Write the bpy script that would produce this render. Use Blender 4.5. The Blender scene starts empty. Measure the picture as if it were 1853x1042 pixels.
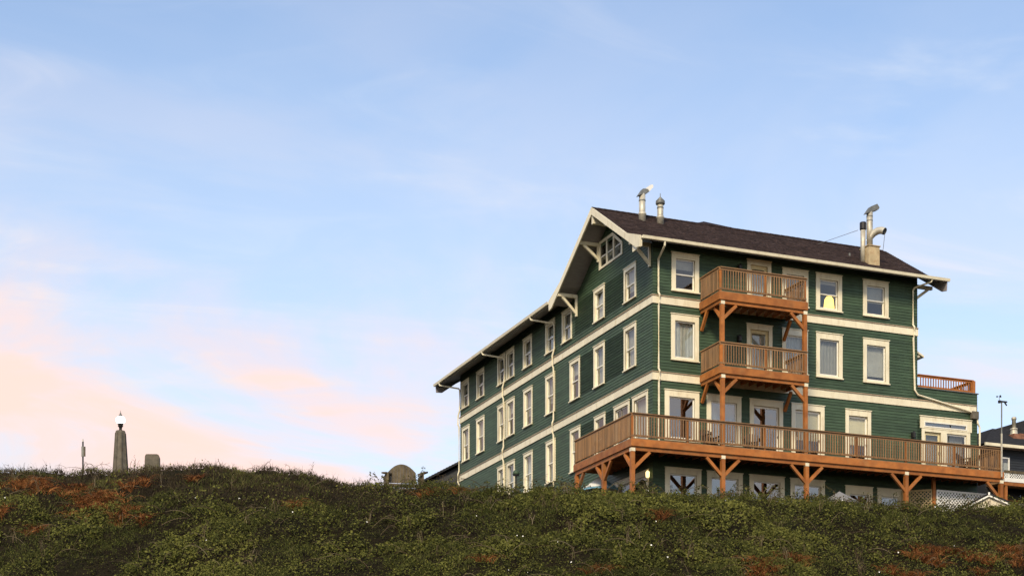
import bpy, math, random
import numpy as np
from mathutils import Matrix, Vector
random.seed(7); RNG = np.random.default_rng(11)
R = math.radians
SC = bpy.context.scene
COL = SC.collection

# ------------------------------------------------------------------ camera
# world axes: X along the hotel's sea front, Y along its long side, origin at the near corner of the walls
YAW = R(21.73)
CAM = (-31.491, -62.535, 1.70)
cam = bpy.data.cameras.new('camera'); cam_o = bpy.data.objects.new('camera', cam); COL.objects.link(cam_o)
cam_o.location = CAM; cam_o.rotation_euler = (R(90), 0, -YAW)
cam.sensor_width = 36; cam.lens = 56.68; cam.shift_y = 0.4951; cam.clip_end = 3000; cam.clip_start = 0.5
SC.camera = cam_o

# ------------------------------------------------------------------ sky
SUN_AZ = math.atan2(-0.75, -1.0)          # compass angle of the sun, clockwise from +Y
SUN_EL = R(38)
world = bpy.data.worlds.new('World'); SC.world = world; world.use_nodes = True
nt = world.node_tree; nt.nodes.clear()
def wn(t, **k):
    n = nt.nodes.new(t)
    for a, b in k.items(): setattr(n, a, b)
    return n
def lk(a, b): nt.links.new(a, b)
def wmath(op, a, b=None, c=None, clamp=False):
    n = wn('ShaderNodeMath', operation=op); n.use_clamp = clamp
    for i, v in enumerate((a, b, c)):
        if v is None: continue
        if isinstance(v, (int, float)): n.inputs[i].default_value = v
        else: lk(v, n.inputs[i])
    return n.outputs[0]
def wrange(v, a, b, c, d):
    n = wn('ShaderNodeMapRange', interpolation_type='SMOOTHSTEP'); lk(v, n.inputs[0])
    for i, q in enumerate((a, b, c, d)): n.inputs[i+1].default_value = q
    return n.outputs[0]
def wmix(f, a, b):
    n = wn('ShaderNodeMix', data_type='RGBA')
    lk(f, n.inputs[0])
    for i, v in ((6, a), (7, b)):
        if isinstance(v, tuple): n.inputs[i].default_value = (*v, 1)
        else: lk(v, n.inputs[i])
    return n.outputs[2]
sky = wn('ShaderNodeTexSky', sky_type='NISHITA'); sky.sun_disc = False
sky.sun_elevation = SUN_EL; sky.sun_rotation = SUN_AZ; sky.altitude = 10
sky.air_density = 1.0; sky.dust_density = 0.3; sky.ozone_density = 1.6
tc = wn('ShaderNodeTexCoord'); sep = wn('ShaderNodeSeparateXYZ'); lk(tc.outputs['Generated'], sep.inputs[0])
elev = sep.outputs[2]
def wnoise(scale, loc, detail=5, rough=0.55, vec=(1, 1, 1), dist=0.0):
    m = wn('ShaderNodeMapping'); lk(tc.outputs['Generated'], m.inputs[0])
    m.inputs['Scale'].default_value = vec; m.inputs['Location'].default_value = loc
    n = wn('ShaderNodeTexNoise'); lk(m.outputs[0], n.inputs['Vector'])
    n.inputs['Scale'].default_value = scale; n.inputs['Detail'].default_value = detail
    n.inputs['Roughness'].default_value = rough; n.inputs['Distortion'].default_value = dist
    return n.outputs[0]
# thin evening cloud: a veil that thickens towards the horizon and towards the glow on the seaward (left) side
dotn = wn('ShaderNodeVectorMath', operation='DOT_PRODUCT'); lk(tc.outputs['Generated'], dotn.inputs[0])
ga = YAW-R(34); dotn.inputs[1].default_value = (math.sin(ga), math.cos(ga), 0.0)
glow = wrange(dotn.outputs['Value'], 0.50, 0.97, 0.0, 1.0)
veil = wrange(elev, 0.10, 0.54, 1.0, 0.06)
big = wrange(wnoise(3.2, (1.3, 0.2, 0.4), 5, 0.55, (1, 1, 1.7), 0.5), 0.34, 0.66, 0.0, 1.0)
# cirrus: noise on the cloud plane (direction divided by its height), drawn out along the wind
inv = wmath('DIVIDE', 1.0, wmath('ADD', wmath('MAXIMUM', elev, 0.0), 0.12))
pl = wn('ShaderNodeVectorMath', operation='SCALE'); lk(tc.outputs['Generated'], pl.inputs[0]); lk(inv, pl.inputs['Scale'])
def plane_noise(rot, scale, sc, loc, detail, lo, hi, dist):
    m = wn('ShaderNodeMapping'); lk(pl.outputs[0], m.inputs[0]); m.inputs['Rotation'].default_value = (0, 0, rot)
    m.inputs['Scale'].default_value = scale; m.inputs['Location'].default_value = loc
    n = wn('ShaderNodeTexNoise'); lk(m.outputs[0], n.inputs['Vector']); n.inputs['Scale'].default_value = sc
    n.inputs['Detail'].default_value = detail; n.inputs['Roughness'].default_value = 0.55; n.inputs['Distortion'].default_value = dist
    return wrange(n.outputs[0], lo, hi, 0.0, 1.0)
cirrus = plane_noise(R(50), (0.9, 1.9, 1), 2.0, (0.7, 0.3, 0), 7, 0.46, 0.80, 1.4)
puffs = plane_noise(R(20), (1.0, 1.1, 1), 1.5, (2.4, 1.1, 0), 6, 0.38, 0.60, 0.6)
dots = wn('ShaderNodeVectorMath', operation='DOT_PRODUCT'); lk(tc.outputs['Generated'], dots.inputs[0])
dots.inputs[1].default_value = (math.sin(SUN_AZ), math.cos(SUN_AZ), 0.0)
sunny = wrange(dots.outputs['Value'], -0.1, 0.9, 0.0, 1.0)
side = wmath('ADD', wmath('MULTIPLY_ADD', glow, 0.46, 0.54), wmath('MULTIPLY', sunny, 0.40), clamp=True)
base_f = wmath('MULTIPLY', wmath('MULTIPLY', veil, side), wmath('MULTIPLY_ADD', big, 0.42, 0.70))
fac = wmath('ADD', base_f, wmath('ADD', wmath('MULTIPLY', cirrus, 0.40), wmath('MULTIPLY', wmath('MULTIPLY', puffs, wrange(elev, 0.26, 0.44, 1.0, 0.35)), 0.26)), clamp=True)
pinkn = wmath('ADD', wmath('MULTIPLY', puffs, 0.95), wmath('MULTIPLY', big, 0.15))
pinkf = wmath('MULTIPLY', wmath('MULTIPLY', wrange(elev, 0.23, 0.36, 1.0, 0.22), pinkn), wmath('MULTIPLY_ADD', glow, 0.75, 0.25), clamp=True)
cloudcol = wmix(pinkf, wmix(sunny, (0.575, 0.625, 0.705), (0.76, 0.68, 0.56)), (0.79, 0.575, 0.51))
bg1 = wn('ShaderNodeBackground'); lk(sky.outputs[0], bg1.inputs[0]); bg1.inputs[1].default_value = 0.15
bg2 = wn('ShaderNodeBackground'); lk(cloudcol, bg2.inputs[0]); bg2.inputs[1].default_value = 1.0
ms = wn('ShaderNodeMixShader'); lk(fac, ms.inputs[0]); lk(bg1.outputs[0], ms.inputs[1]); lk(bg2.outputs[0], ms.inputs[2])
out = wn('ShaderNodeOutputWorld'); lk(ms.outputs[0], out.inputs[0])

# ------------------------------------------------------------------ sun and exposure
sun = bpy.data.lights.new('sun', 'SUN'); sun.energy = 2.8; sun.angle = R(12); sun.color = (1.0, 0.83, 0.58)
sun_o = bpy.data.objects.new('sun', sun); COL.objects.link(sun_o)
sd = Vector((math.sin(SUN_AZ)*math.cos(SUN_EL), math.cos(SUN_AZ)*math.cos(SUN_EL), math.sin(SUN_EL)))
sun_o.rotation_euler = sd.to_track_quat('Z', 'Y').to_euler(); sun_o.location = (-20, -60, 60)
SC.view_settings.view_transform = 'Standard'; SC.view_settings.look = 'None'
SC.view_settings.exposure = 0.5; SC.view_settings.gamma = 1.0; SC.view_settings.use_curve_mapping = False
SC.render.engine = 'CYCLES'
SC.cycles.max_bounces = 8; SC.cycles.transparent_max_bounces = 12

# ------------------------------------------------------------------ materials
def mat(name, col, rough=0.6, var=0.15, scale=3.0, metal=0.0, bump=0.0, bscale=40.0, stretch=(1, 1, 1),
        col2=None, stain=None, stain_scale=1.2, spec=0.4, island=0.0, stain_stretch=(1, 1, 1), emit=None, estr=0.0):
    m = bpy.data.materials.new(name); m.use_nodes = True
    t = m.node_tree; t.nodes.clear(); N = t.nodes.new; L = t.links.new
    o = N('ShaderNodeOutputMaterial'); b = N('ShaderNodeBsdfPrincipled'); L(b.outputs[0], o.inputs[0])
    c = N('ShaderNodeTexCoord'); mp = N('ShaderNodeMapping'); mp.inputs['Scale'].default_value = stretch
    geo = N('ShaderNodeNewGeometry'); L(geo.outputs['Position'], mp.inputs[0])
    n = N('ShaderNodeTexNoise'); n.inputs['Scale'].default_value = scale; n.inputs['Detail'].default_value = 6
    L(mp.outputs[0], n.inputs['Vector'])
    c2 = col2 or tuple(v*(1-var) for v in col); c1 = col if col2 else tuple(min(1, v*(1+var)) for v in col)
    r = N('ShaderNodeMix'); r.data_type = 'RGBA'; r.inputs[6].default_value = (*c1, 1); r.inputs[7].default_value = (*c2, 1)
    rm = N('ShaderNodeMapRange'); rm.inputs[1].default_value = 0.33; rm.inputs[2].default_value = 0.67
    L(n.outputs[0], rm.inputs[0]); L(rm.outputs[0], r.inputs[0])
    last = r.outputs[2]
    oi = N('ShaderNodeObjectInfo'); hv = N('ShaderNodeHueSaturation')
    vr = N('ShaderNodeMapRange'); vr.inputs[3].default_value = 1-var*0.6; vr.inputs[4].default_value = 1+var*0.6
    L(oi.outputs['Random'], vr.inputs[0]); L(vr.outputs[0], hv.inputs['Value']); L(last, hv.inputs['Color']); last = hv.outputs[0]
    if island:
        ir = N('ShaderNodeMapRange'); ir.inputs[3].default_value = 1-island; ir.inputs[4].default_value = 1+island
        h2 = N('ShaderNodeHueSaturation'); L(geo.outputs['Random Per Island'], ir.inputs[0]); L(ir.outputs[0], h2.inputs['Value']); L(last, h2.inputs['Color']); last = h2.outputs[0]
    if stain:
        n2 = N('ShaderNodeTexNoise'); n2.inputs['Scale'].default_value = stain_scale; n2.inputs['Detail'].default_value = 8
        n2.inputs['Roughness'].default_value = 0.7
        mp2 = N('ShaderNodeMapping'); mp2.inputs['Scale'].default_value = stain_stretch; L(geo.outputs['Position'], mp2.inputs[0]); L(mp2.outputs[0], n2.inputs['Vector'])
        r2 = N('ShaderNodeMapRange'); r2.inputs[1].default_value = 0.52; r2.inputs[2].default_value = 0.75; r2.inputs[4].default_value = 0.8
        L(n2.outputs[0], r2.inputs[0])
        x = N('ShaderNodeMix'); x.data_type = 'RGBA'; x.inputs[7].default_value = (*stain, 1)
        L(r2.outputs[0], x.inputs[0]); L(last, x.inputs[6]); last = x.outputs[2]
    L(last, b.inputs['Base Color'])
    b.inputs['Roughness'].default_value = rough; b.inputs['Metallic'].default_value = metal
    b.inputs['Specular IOR Level'].default_value = spec
    if bump:
        n3 = N('ShaderNodeTexNoise'); n3.inputs['Scale'].default_value = bscale; n3.inputs['Detail'].default_value = 4
        L(mp.outputs[0], n3.inputs['Vector'])
        bp = N('ShaderNodeBump'); bp.inputs['Strength'].default_value = bump; bp.inputs['Distance'].default_value = 0.02
        L(n3.outputs[0], bp.inputs['Height']); L(bp.outputs[0], b.inputs['Normal'])
    if emit:
        b.inputs['Emission Color'].default_value = (*emit, 1); b.inputs['Emission Strength'].default_value = estr
    return m
def glass_mat(name, tint, rough=0.015, ior=1.85):
    m = bpy.data.materials.new(name); m.use_nodes = True
    t = m.node_tree; t.nodes.clear(); N = t.nodes.new; L = t.links.new
    o = N('ShaderNodeOutputMaterial'); mx = N('ShaderNodeMixShader'); tr = N('ShaderNodeBsdfTransparent'); gl = N('ShaderNodeBsdfGlossy')
    fr = N('ShaderNodeFresnel'); fr.inputs[0].default_value = ior
    gl.inputs['Roughness'].default_value = rough; tr.inputs[0].default_value = (*tint, 1)
    geo = N('ShaderNodeNewGeometry'); n = N('ShaderNodeTexNoise'); n.inputs['Scale'].default_value = 1.7
    L(geo.outputs['Position'], n.inputs['Vector']); bp = N('ShaderNodeBump'); bp.inputs['Strength'].default_value = 0.012; bp.inputs['Distance'].default_value = 0.1
    L(n.outputs[0], bp.inputs['Height']); L(bp.outputs[0], gl.inputs['Normal'])
    bf = N('ShaderNodeMath'); bf.operation = 'SUBTRACT'; bf.inputs[0].default_value = 1.0; L(geo.outputs['Backfacing'], bf.inputs[1])
    fm = N('ShaderNodeMath'); fm.operation = 'MULTIPLY'; L(fr.outputs[0], fm.inputs[0]); L(bf.outputs[0], fm.inputs[1]); L(fm.outputs[0], mx.inputs[0]); L(tr.outputs[0], mx.inputs[1]); L(gl.outputs[0], mx.inputs[2]); L(mx.outputs[0], o.inputs[0])
    return m
def leaf_mat(name, c_lo, c_mid, c_hi, trans=0.25, scale=0.45):
    """colour varies leaf by leaf (random per island) and in broad patches of plant species"""
    m = bpy.data.materials.new(name); m.use_nodes = True
    t = m.node_tree; t.nodes.clear(); N = t.nodes.new; L = t.links.new
    o = N('ShaderNodeOutputMaterial'); geo = N('ShaderNodeNewGeometry')
    a = N('ShaderNodeAttribute'); a.attribute_name = 'tint'
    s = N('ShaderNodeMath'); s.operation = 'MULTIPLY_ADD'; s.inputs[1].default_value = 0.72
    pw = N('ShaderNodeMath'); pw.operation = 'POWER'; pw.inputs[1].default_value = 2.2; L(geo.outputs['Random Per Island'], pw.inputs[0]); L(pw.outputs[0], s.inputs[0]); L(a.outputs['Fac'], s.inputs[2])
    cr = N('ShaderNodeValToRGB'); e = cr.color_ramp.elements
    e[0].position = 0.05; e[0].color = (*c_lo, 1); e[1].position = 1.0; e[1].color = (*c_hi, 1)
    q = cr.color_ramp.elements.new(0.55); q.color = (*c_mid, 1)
    L(s.outputs[0], cr.inputs[0])
    d = N('ShaderNodeBsdfPrincipled'); d.inputs['Roughness'].default_value = 0.7; d.inputs['Specular IOR Level'].default_value = 0.10
    L(cr.outputs[0], d.inputs['Base Color'])
    tl = N('ShaderNodeBsdfTranslucent'); L(cr.outputs[0], tl.inputs[0])
    mx = N('ShaderNodeMixShader'); mx.inputs[0].default_value = trans
    L(d.outputs[0], mx.inputs[1]); L(tl.outputs[0], mx.inputs[2]); L(mx.outputs[0], o.inputs[0])
    return m

M = {}
M['green'] = mat('green_siding_paint', (0.045, 0.080, 0.042), 0.55, 0.20, 1.5, bump=0.15, bscale=60, stretch=(1, 1, 4), stain=(0.060, 0.102, 0.058), stain_scale=1.1, island=0.17, stain_stretch=(1.6, 1.6, 0.35))
M['cream'] = mat('cream_trim_paint', (0.80, 0.74, 0.55), 0.5, 0.06, 2.0, stain=(0.56, 0.46, 0.29), stain_scale=1.8, stain_stretch=(2.2, 2.2, 0.5))
M['ledge'] = mat('weathered_ledge', (0.42, 0.32, 0.22), 0.7, 0.2, 6)
M['white'] = mat('white_sash_paint', (0.82, 0.80, 0.72), 0.4, 0.04, 3.0)
M['yellow_door'] = mat('pale_yellow_door_paint', (0.72, 0.62, 0.36), 0.45, 0.07, 2.0)
M['soffit'] = mat('grey_soffit_boards', (0.28, 0.26, 0.265), 0.7, 0.12, 4, stretch=(1, 6, 1))
M['shingle'] = mat('brown_asphalt_shingle', (0.030, 0.020, 0.018), 0.95, 0.5, 7.0, bump=0.5, bscale=30, stain=(0.020, 0.012, 0.011), stain_scale=0.7, spec=0.12, island=0.25)
M['darkshingle'] = mat('charcoal_asphalt_shingle', (0.018, 0.019, 0.023), 0.9, 0.35, 5.0, bump=0.5, bscale=25)
M['cedar'] = mat('orange_stained_cedar', (0.41, 0.145, 0.030), 0.6, 0.28, 3.0, stretch=(1.0, 1.0, 1.0), bump=0.25, bscale=30, col2=(0.27, 0.090, 0.018), stain=(0.33, 0.17, 0.06), stain_scale=1.6)
M['weathered'] = mat('weathered_cedar', (0.28, 0.155, 0.068), 0.7, 0.45, 4.0, stretch=(2, 2, 0.5), col2=(0.21, 0.125, 0.066), bump=0.2, bscale=30)
M['dkwood'] = mat('dark_stained_wood', (0.045, 0.030, 0.022), 0.6, 0.3, 5)
M['metal'] = mat('galvanised_steel', (0.52, 0.49, 0.40), 0.5, 0.18, 5.0, metal=0.35, stain=(0.40, 0.30, 0.19), stain_scale=3.0)
M['dkmetal'] = mat('dull_dark_metal', (0.17, 0.175, 0.165), 0.55, 0.2, 6.0, metal=0.3)
M['blackm'] = mat('black_metal', (0.012, 0.012, 0.013), 0.45, 0.2, 5.0)
M['rust'] = mat('rusty_plywood_box', (0.48, 0.38, 0.22), 0.7, 0.15, 3.0, stain=(0.30, 0.13, 0.05), stain_scale=3.5)
M['concrete'] = mat('weathered_concrete', (0.115, 0.102, 0.078), 0.9, 0.25, 5.0, bump=0.5, bscale=25, stain=(0.11, 0.075, 0.045), stain_scale=2.4)
M['benchwood'] = mat('silvered_brown_wood', (0.105, 0.082, 0.046), 0.8, 0.3, 5.0, stain=(0.10, 0.075, 0.045))
M['curtain'] = mat('grey_curtain', (0.33, 0.32, 0.29), 0.9, 0.20, 9.0, stretch=(5, 5, 0.3))
M['blind'] = mat('pale_roller_blind', (0.46, 0.44, 0.39), 0.8, 0.08, 3.0)
M['lace'] = mat('white_lace_curtain', (0.46, 0.46, 0.43), 0.9, 0.2, 8.0, stretch=(5, 5, 0.4))
M['sunsetblind'] = mat('sunset_reflection_blind', (0.80, 0.70, 0.46), 0.8, 0.10, 2.0)  # cream colour stands in for the sunset reflected in the deck-door glass
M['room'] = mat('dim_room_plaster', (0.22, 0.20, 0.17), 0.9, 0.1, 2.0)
M['glass'] = glass_mat('window_glass', (0.90, 0.92, 0.91), 0.015, 2.2)
M['coated'] = glass_mat('reflective_window_glass', (0.80, 0.82, 0.82), 0.012, 3.3)
M['glow'] = mat('glowing_lamp_shade', (0.9, 0.75, 0.25), 0.8, 0.05, 5, emit=(1.0, 0.66, 0.13), estr=2.0)
M['globe'] = mat('lit_white_globe', (0.9, 0.9, 0.85), 0.4, 0.02, 5, emit=(1.0, 0.97, 0.86), estr=4.0)
M['sconce'] = mat('lit_sconce_glass', (0.9, 0.8, 0.5), 0.4, 0.02, 5, emit=(1.0, 0.72, 0.30), estr=1.6)
M['lattice'] = mat('white_lattice_vinyl', (0.80, 0.79, 0.74), 0.5, 0.06, 4.0)
M['tanlattice'] = mat('tan_wood_lattice', (0.50, 0.38, 0.20), 0.6, 0.15, 4.0)
M['creamwall'] = mat('cream_shed_paint', (0.62, 0.56, 0.42), 0.6, 0.1, 3.0, stain=(0.40, 0.33, 0.22), stain_scale=1.8)
M['navy'] = mat('dark_slate_siding_paint', (0.022, 0.026, 0.032), 0.6, 0.15, 3.0)
M['canvaswhite'] = mat('white_umbrella_canvas', (0.70, 0.70, 0.66), 0.8, 0.06, 3.0)
M['canvasblue'] = mat('blue_umbrella_canvas', (0.16, 0.34, 0.46), 0.8, 0.08, 3.0)
M['canvasgrey'] = mat('grey_umbrella_canvas', (0.20, 0.20, 0.205), 0.8, 0.08, 3.0)
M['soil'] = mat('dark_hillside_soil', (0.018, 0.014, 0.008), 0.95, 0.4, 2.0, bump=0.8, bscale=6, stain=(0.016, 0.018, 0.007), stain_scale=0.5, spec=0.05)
M['brick'] = mat('brown_brick', (0.22, 0.10, 0.06), 0.85, 0.25, 6)
M['print'] = mat('black_print', (0.02, 0.02, 0.02), 0.6, 0.05, 4)
M['bramble'] = leaf_mat('bramble_leaves', (0.022, 0.018, 0.008), (0.055, 0.062, 0.013), (0.165, 0.165, 0.038))
M['brush'] = leaf_mat('dark_brush_twigs', (0.020, 0.015, 0.009), (0.040, 0.031, 0.017), (0.085, 0.068, 0.034), 0.1)
M['bracken'] = leaf_mat('dead_bracken', (0.070, 0.024, 0.009), (0.21, 0.074, 0.021), (0.42, 0.20, 0.07), 0.15, 0.9)
M['grass'] = leaf_mat('hill_grass', (0.040, 0.050, 0.012), (0.075, 0.085, 0.020), (0.18, 0.16, 0.06), 0.3)
M['cane'] = leaf_mat('bare_canes', (0.09, 0.065, 0.038), (0.19, 0.15, 0.09), (0.32, 0.27, 0.18), 0.0)
M['petal'] = mat('white_petals', (0.80, 0.80, 0.76), 0.6, 0.05, 4)

# ------------------------------------------------------------------ mesh helpers
class MB:
    def __init__(s): s.v = []; s.f = []
    def add(s, vs, fs):
        o = len(s.v); s.v += [tuple(q) for q in vs]; s.f += [tuple(i+o for i in f) for f in fs]; return s
    def box(s, x0, x1, y0, y1, z0, z1):
        if x0 > x1: x0, x1 = x1, x0
        if y0 > y1: y0, y1 = y1, y0
        if z0 > z1: z0, z1 = z1, z0
        return s.add([(x0,y0,z0),(x1,y0,z0),(x1,y1,z0),(x0,y1,z0),(x0,y0,z1),(x1,y0,z1),(x1,y1,z1),(x0,y1,z1)],
                     [(0,3,2,1),(4,5,6,7),(0,1,5,4),(1,2,6,5),(2,3,7,6),(3,0,4,7)])
    def beam(s, p, q, w, h, up=(0, 0, 1)):
        p, q = Vector(p), Vector(q); d = (q-p).normalized(); u = Vector(up)
        sx = d.cross(u)
        if sx.length < 1e-4: sx = d.cross(Vector((1, 0, 0)))
        sx.normalize(); uz = sx.cross(d).normalized()
        vs = []
        for c in (p, q):
            for a, b in ((-1,-1),(1,-1),(1,1),(-1,1)): vs.append(c+sx*(a*w/2)+uz*(b*h/2))
        return s.add(vs, [(0,1,2,3),(7,6,5,4),(0,4,5,1),(1,5,6,2),(2,6,7,3),(3,7,4,0)])
    def prism(s, pts, fn, a, b):
        """polygon pts (2-D) swept from a to b; fn(u, v, t) gives the point"""
        n = len(pts)
        vs = [fn(u, v, a) for u, v in pts]+[fn(u, v, b) for u, v in pts]
        return s.add(vs, [tuple(range(n)), tuple(range(2*n-1, n-1, -1))]+[(i, i+n, (i+1) % n+n, (i+1) % n) for i in range(n)])
    def tube(s, pts, r, n=8, cap=True):
        pts = [Vector(p) for p in pts]; rings = []
        rr = r if isinstance(r, (list, tuple)) else [r]*len(pts)
        for i, p in enumerate(pts):
            d = (pts[min(i+1, len(pts)-1)]-pts[max(i-1, 0)]).normalized()
            a = d.cross(Vector((0, 0, 1)))
            if a.length < 1e-3: a = Vector((1, 0, 0))
            a.normalize(); b = d.cross(a)
            rings.append([p+(a*math.cos(2*math.pi*k/n)+b*math.sin(2*math.pi*k/n))*rr[i] for k in range(n)])
        vs = [v for ring in rings for v in ring]; fs = []
        for i in range(len(rings)-1):
            for k in range(n): fs.append((i*n+k, i*n+(k+1) % n, (i+1)*n+(k+1) % n, (i+1)*n+k))
        if cap: fs += [tuple(range(n-1, -1, -1)), tuple(range(len(vs)-n, len(vs)))]
        return s.add(vs, fs)
    def lathe(s, prof, c=(0, 0, 0), n=16, rot=0.0):
        vs = []; fs = []
        for r, z in prof:
            for k in range(n):
                a = 2*math.pi*k/n+rot; vs.append((c[0]+r*math.cos(a), c[1]+r*math.sin(a), c[2]+z))
        for i in range(len(prof)-1):
            for k in range(n): fs.append((i*n+k, i*n+(k+1) % n, (i+1)*n+(k+1) % n, (i+1)*n+k))
        fs += [tuple(range(n-1, -1, -1)), tuple(range(len(vs)-n, len(vs)))]
        return s.add(vs, fs)
    def mesh(s, name, m, smooth=False):
        me = bpy.data.meshes.new(name); me.from_pydata(s.v, [], s.f); me.materials.append(M[m] if isinstance(m, str) else m)
        if smooth: me.polygons.foreach_set('use_smooth', [True]*len(me.polygons))
        me.update(); return me

WM = {}
def put(name, me, mw, parent=None):
    """link one object whose world matrix is mw"""
    o = bpy.data.objects.new(name, me); COL.objects.link(o)
    l, q, sc = mw.decompose(); o.location = l; o.rotation_euler = q.to_euler(); o.scale = sc
    if parent is not None:
        o.parent = parent; o.matrix_parent_inverse = WM[parent.name].inverted()
    WM[o.name] = mw.copy(); return o
def build(name, mb, m, parent=None, smooth=False):
    """mesh given in world coordinates; its origin goes to the middle of its base"""
    a = np.array(mb.v); lo, hi = a.min(0), a.max(0); c = ((lo[0]+hi[0])/2, (lo[1]+hi[1])/2, lo[2])
    mb.v = [(v[0]-c[0], v[1]-c[1], v[2]-c[2]) for v in mb.v]
    return put(name, mb.mesh(name, m, smooth), Matrix.Translation(c), parent)
def tag(o, label=None, cat=None, group=None, kind=None):
    if label: o['label'] = label
    if cat: o['category'] = cat
    if group: o['group'] = group
    if kind: o['kind'] = kind
    return o
def thing(name, loc, label, cat, group=None, rz=0.0):
    mw = Matrix.Translation(loc) @ Matrix.Rotation(rz, 4, 'Z')
    return tag(put(name, None, mw), label, cat, group)
class Local(MB):
    """a mesh builder whose coordinates are local to a matrix"""
    def __init__(s, mw): super().__init__(); s.mw = mw
    def mk(s, name, m, parent, smooth=False):
        s.v = [tuple(s.mw @ Vector(v)) for v in s.v]; return build(name, s, m, parent, smooth)

# ------------------------------------------------------------------ terrain
CS, SN = math.cos(YAW), math.sin(YAW)
FPX, YH, CXP = 2917.4, 1438.5, 926.5
def ld(x, y):
    dx, dy = x-CAM[0], y-CAM[1]; return CS*dx-SN*dy, SN*dx+CS*dy
def xy(l, d): return CAM[0]+CS*l+SN*d, CAM[1]-SN*l+CS*d
# bearing of the crest (tangent of the angle from the view axis), how far it lies and how steeply it is seen
_cx = np.array([-900, 0, 60, 130, 200, 300, 400, 500, 600, 680, 760, 830, 900, 1000, 1100, 1200, 1300, 1400, 1500, 1600, 1700, 1853, 2700.])
_cy = np.array([846, 845, 844, 852, 850, 843, 841, 846, 857, 868, 873, 876, 880, 881, 884, 887, 892, 895, 900, 905, 909, 909, 912.])
_dx = np.array([-900, 600, 760, 900, 1100, 1200, 1853, 2700.])
_dc = np.array([69, 68, 66, 64, 63, 63.5, 69.5, 72.])
_px = np.array([-900, 650, 800, 1000, 2700.]); _pz = np.array([15.3, 14.9, 13.6, 13.0, 13.0])
def vnoise(x, y, seed):
    xi, yi = np.floor(x).astype(np.int64), np.floor(y).astype(np.int64); fx, fy = x-xi, y-yi
    fx = fx*fx*(3-2*fx); fy = fy*fy*(3-2*fy)
    def h(a, b):
        n = (a*374761393+b*668265263+seed*974711) & 0x7fffffff
        n = ((n ^ (n >> 13))*1274126177) & 0x7fffffff
        return ((n ^ (n >> 16)) & 0xffff)/65535.0
    return (h(xi, yi)*(1-fx)+h(xi+1, yi)*fx)*(1-fy)+(h(xi, yi+1)*(1-fx)+h(xi+1, yi+1)*fx)*fy
BH = 0.50
def terrain(x, y):
    l, d = ld(x, y); px = CXP+FPX*l/np.maximum(d, 25.0)
    dc = np.interp(px, _dx, _dc); zc = 1.7+(YH-np.interp(px, _cx, _cy))*dc/FPX-BH
    zp = np.interp(px, _px, _pz)
    q = np.maximum(dc-d, 0); front = zc-0.56*(q-1.6*(1-np.exp(-q/1.6)))
    front = 0.5*(front+np.sqrt(front*front+2.0))-0.05
    b = np.maximum(d-dc, 0); back = zp+(zc-zp)*np.exp(-(b/2.2)**2)
    z = np.where(d < dc, front, back)
    return z+(vnoise(x/3.1, y/3.1, 5)-0.5)*0.25*np.clip((d-20)/20, 0, 1)*(d < dc+2)
def _hash(a, b, seed):
    n = (a*374761393+b*668265263+seed*974711) & 0x7fffffff
    n = ((n ^ (n >> 13))*1274126177) & 0x7fffffff
    return ((n ^ (n >> 16)) & 0xffff)/65535.0
def shrubs(x, y, cell, seed):
    """domed bushes scattered one to a cell: height 0..1 and a number that belongs to the winning bush"""
    gx, gy = np.floor(x/cell).astype(np.int64), np.floor(y/cell).astype(np.int64)
    best = np.zeros(len(x)); who = np.zeros(len(x))
    for i in (-1, 0, 1):
        for j in (-1, 0, 1):
            a, b = gx+i, gy+j
            cx_ = (a+_hash(a, b, seed))*cell; cy_ = (b+_hash(a, b, seed+1))*cell; rr = cell*(0.55+0.5*_hash(a, b, seed+2)); hh = 0.45+0.55*_hash(a, b, seed+3)
            q = np.clip(1-((x-cx_)**2+(y-cy_)**2)/rr**2, 0, 1); h = hh*np.sqrt(q); m = h > best
            best = np.where(m, h, best); who = np.where(m, _hash(a, b, seed+4), who)
    return best, who
def mounds(x, y):
    big, _ = shrubs(x, y, 1.5, 50); small, _ = shrubs(x, y, 0.65, 70)
    return 0.50*big+0.22*small+0.16*vnoise(x/0.3, y/0.3, 3)-0.16
def species(x, y):
    big, w = shrubs(x, y, 1.5, 50); small, w2 = shrubs(x, y, 0.65, 70)
    return 0.36*w+0.20*w2+0.42*(vnoise(x/3.4, y/3.4, 40)-0.5)+0.07
def ground_z(x, y): return float(terrain(np.array([x]), np.array([y]))[0])
gl_ = np.concatenate([np.linspace(-900, -60, 24), np.linspace(-56, -27, 30), np.linspace(-26.7, 26.7, 180), np.linspace(27, 56, 30), np.linspace(60, 900, 24)])
gd_ = np.concatenate([np.linspace(-200, 20, 14), np.linspace(24, 44, 14), np.linspace(45, 78, 90), np.linspace(80, 130, 25), np.linspace(140, 1200, 24)])
LL, DD = np.meshgrid(gl_, gd_); GX, GY = xy(LL, DD); GZ = terrain(GX.ravel(), GY.ravel())
GZ = GZ+(mounds(GX.ravel(), GY.ravel())*0.8-0.14)*np.clip((DD.ravel()-40)/6, 0, 1)*np.clip((72-DD.ravel())/2, 0, 1)*np.clip((40-np.abs(LL.ravel()))/8, 0, 1)
mb = MB(); mb.v = [tuple(v) for v in np.stack([GX.ravel(), GY.ravel(), GZ], 1).tolist()]
nx_ = len(gl_)
mb.f = [(j*nx_+i, j*nx_+i+1, (j+1)*nx_+i+1, (j+1)*nx_+i) for j in range(len(gd_)-1) for i in range(nx_-1)]
tag(put('hillside', mb.mesh('hillside', 'soil', True), Matrix()), 'dark overgrown hillside rising to a crest below the hotel', None, None, 'structure')

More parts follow.
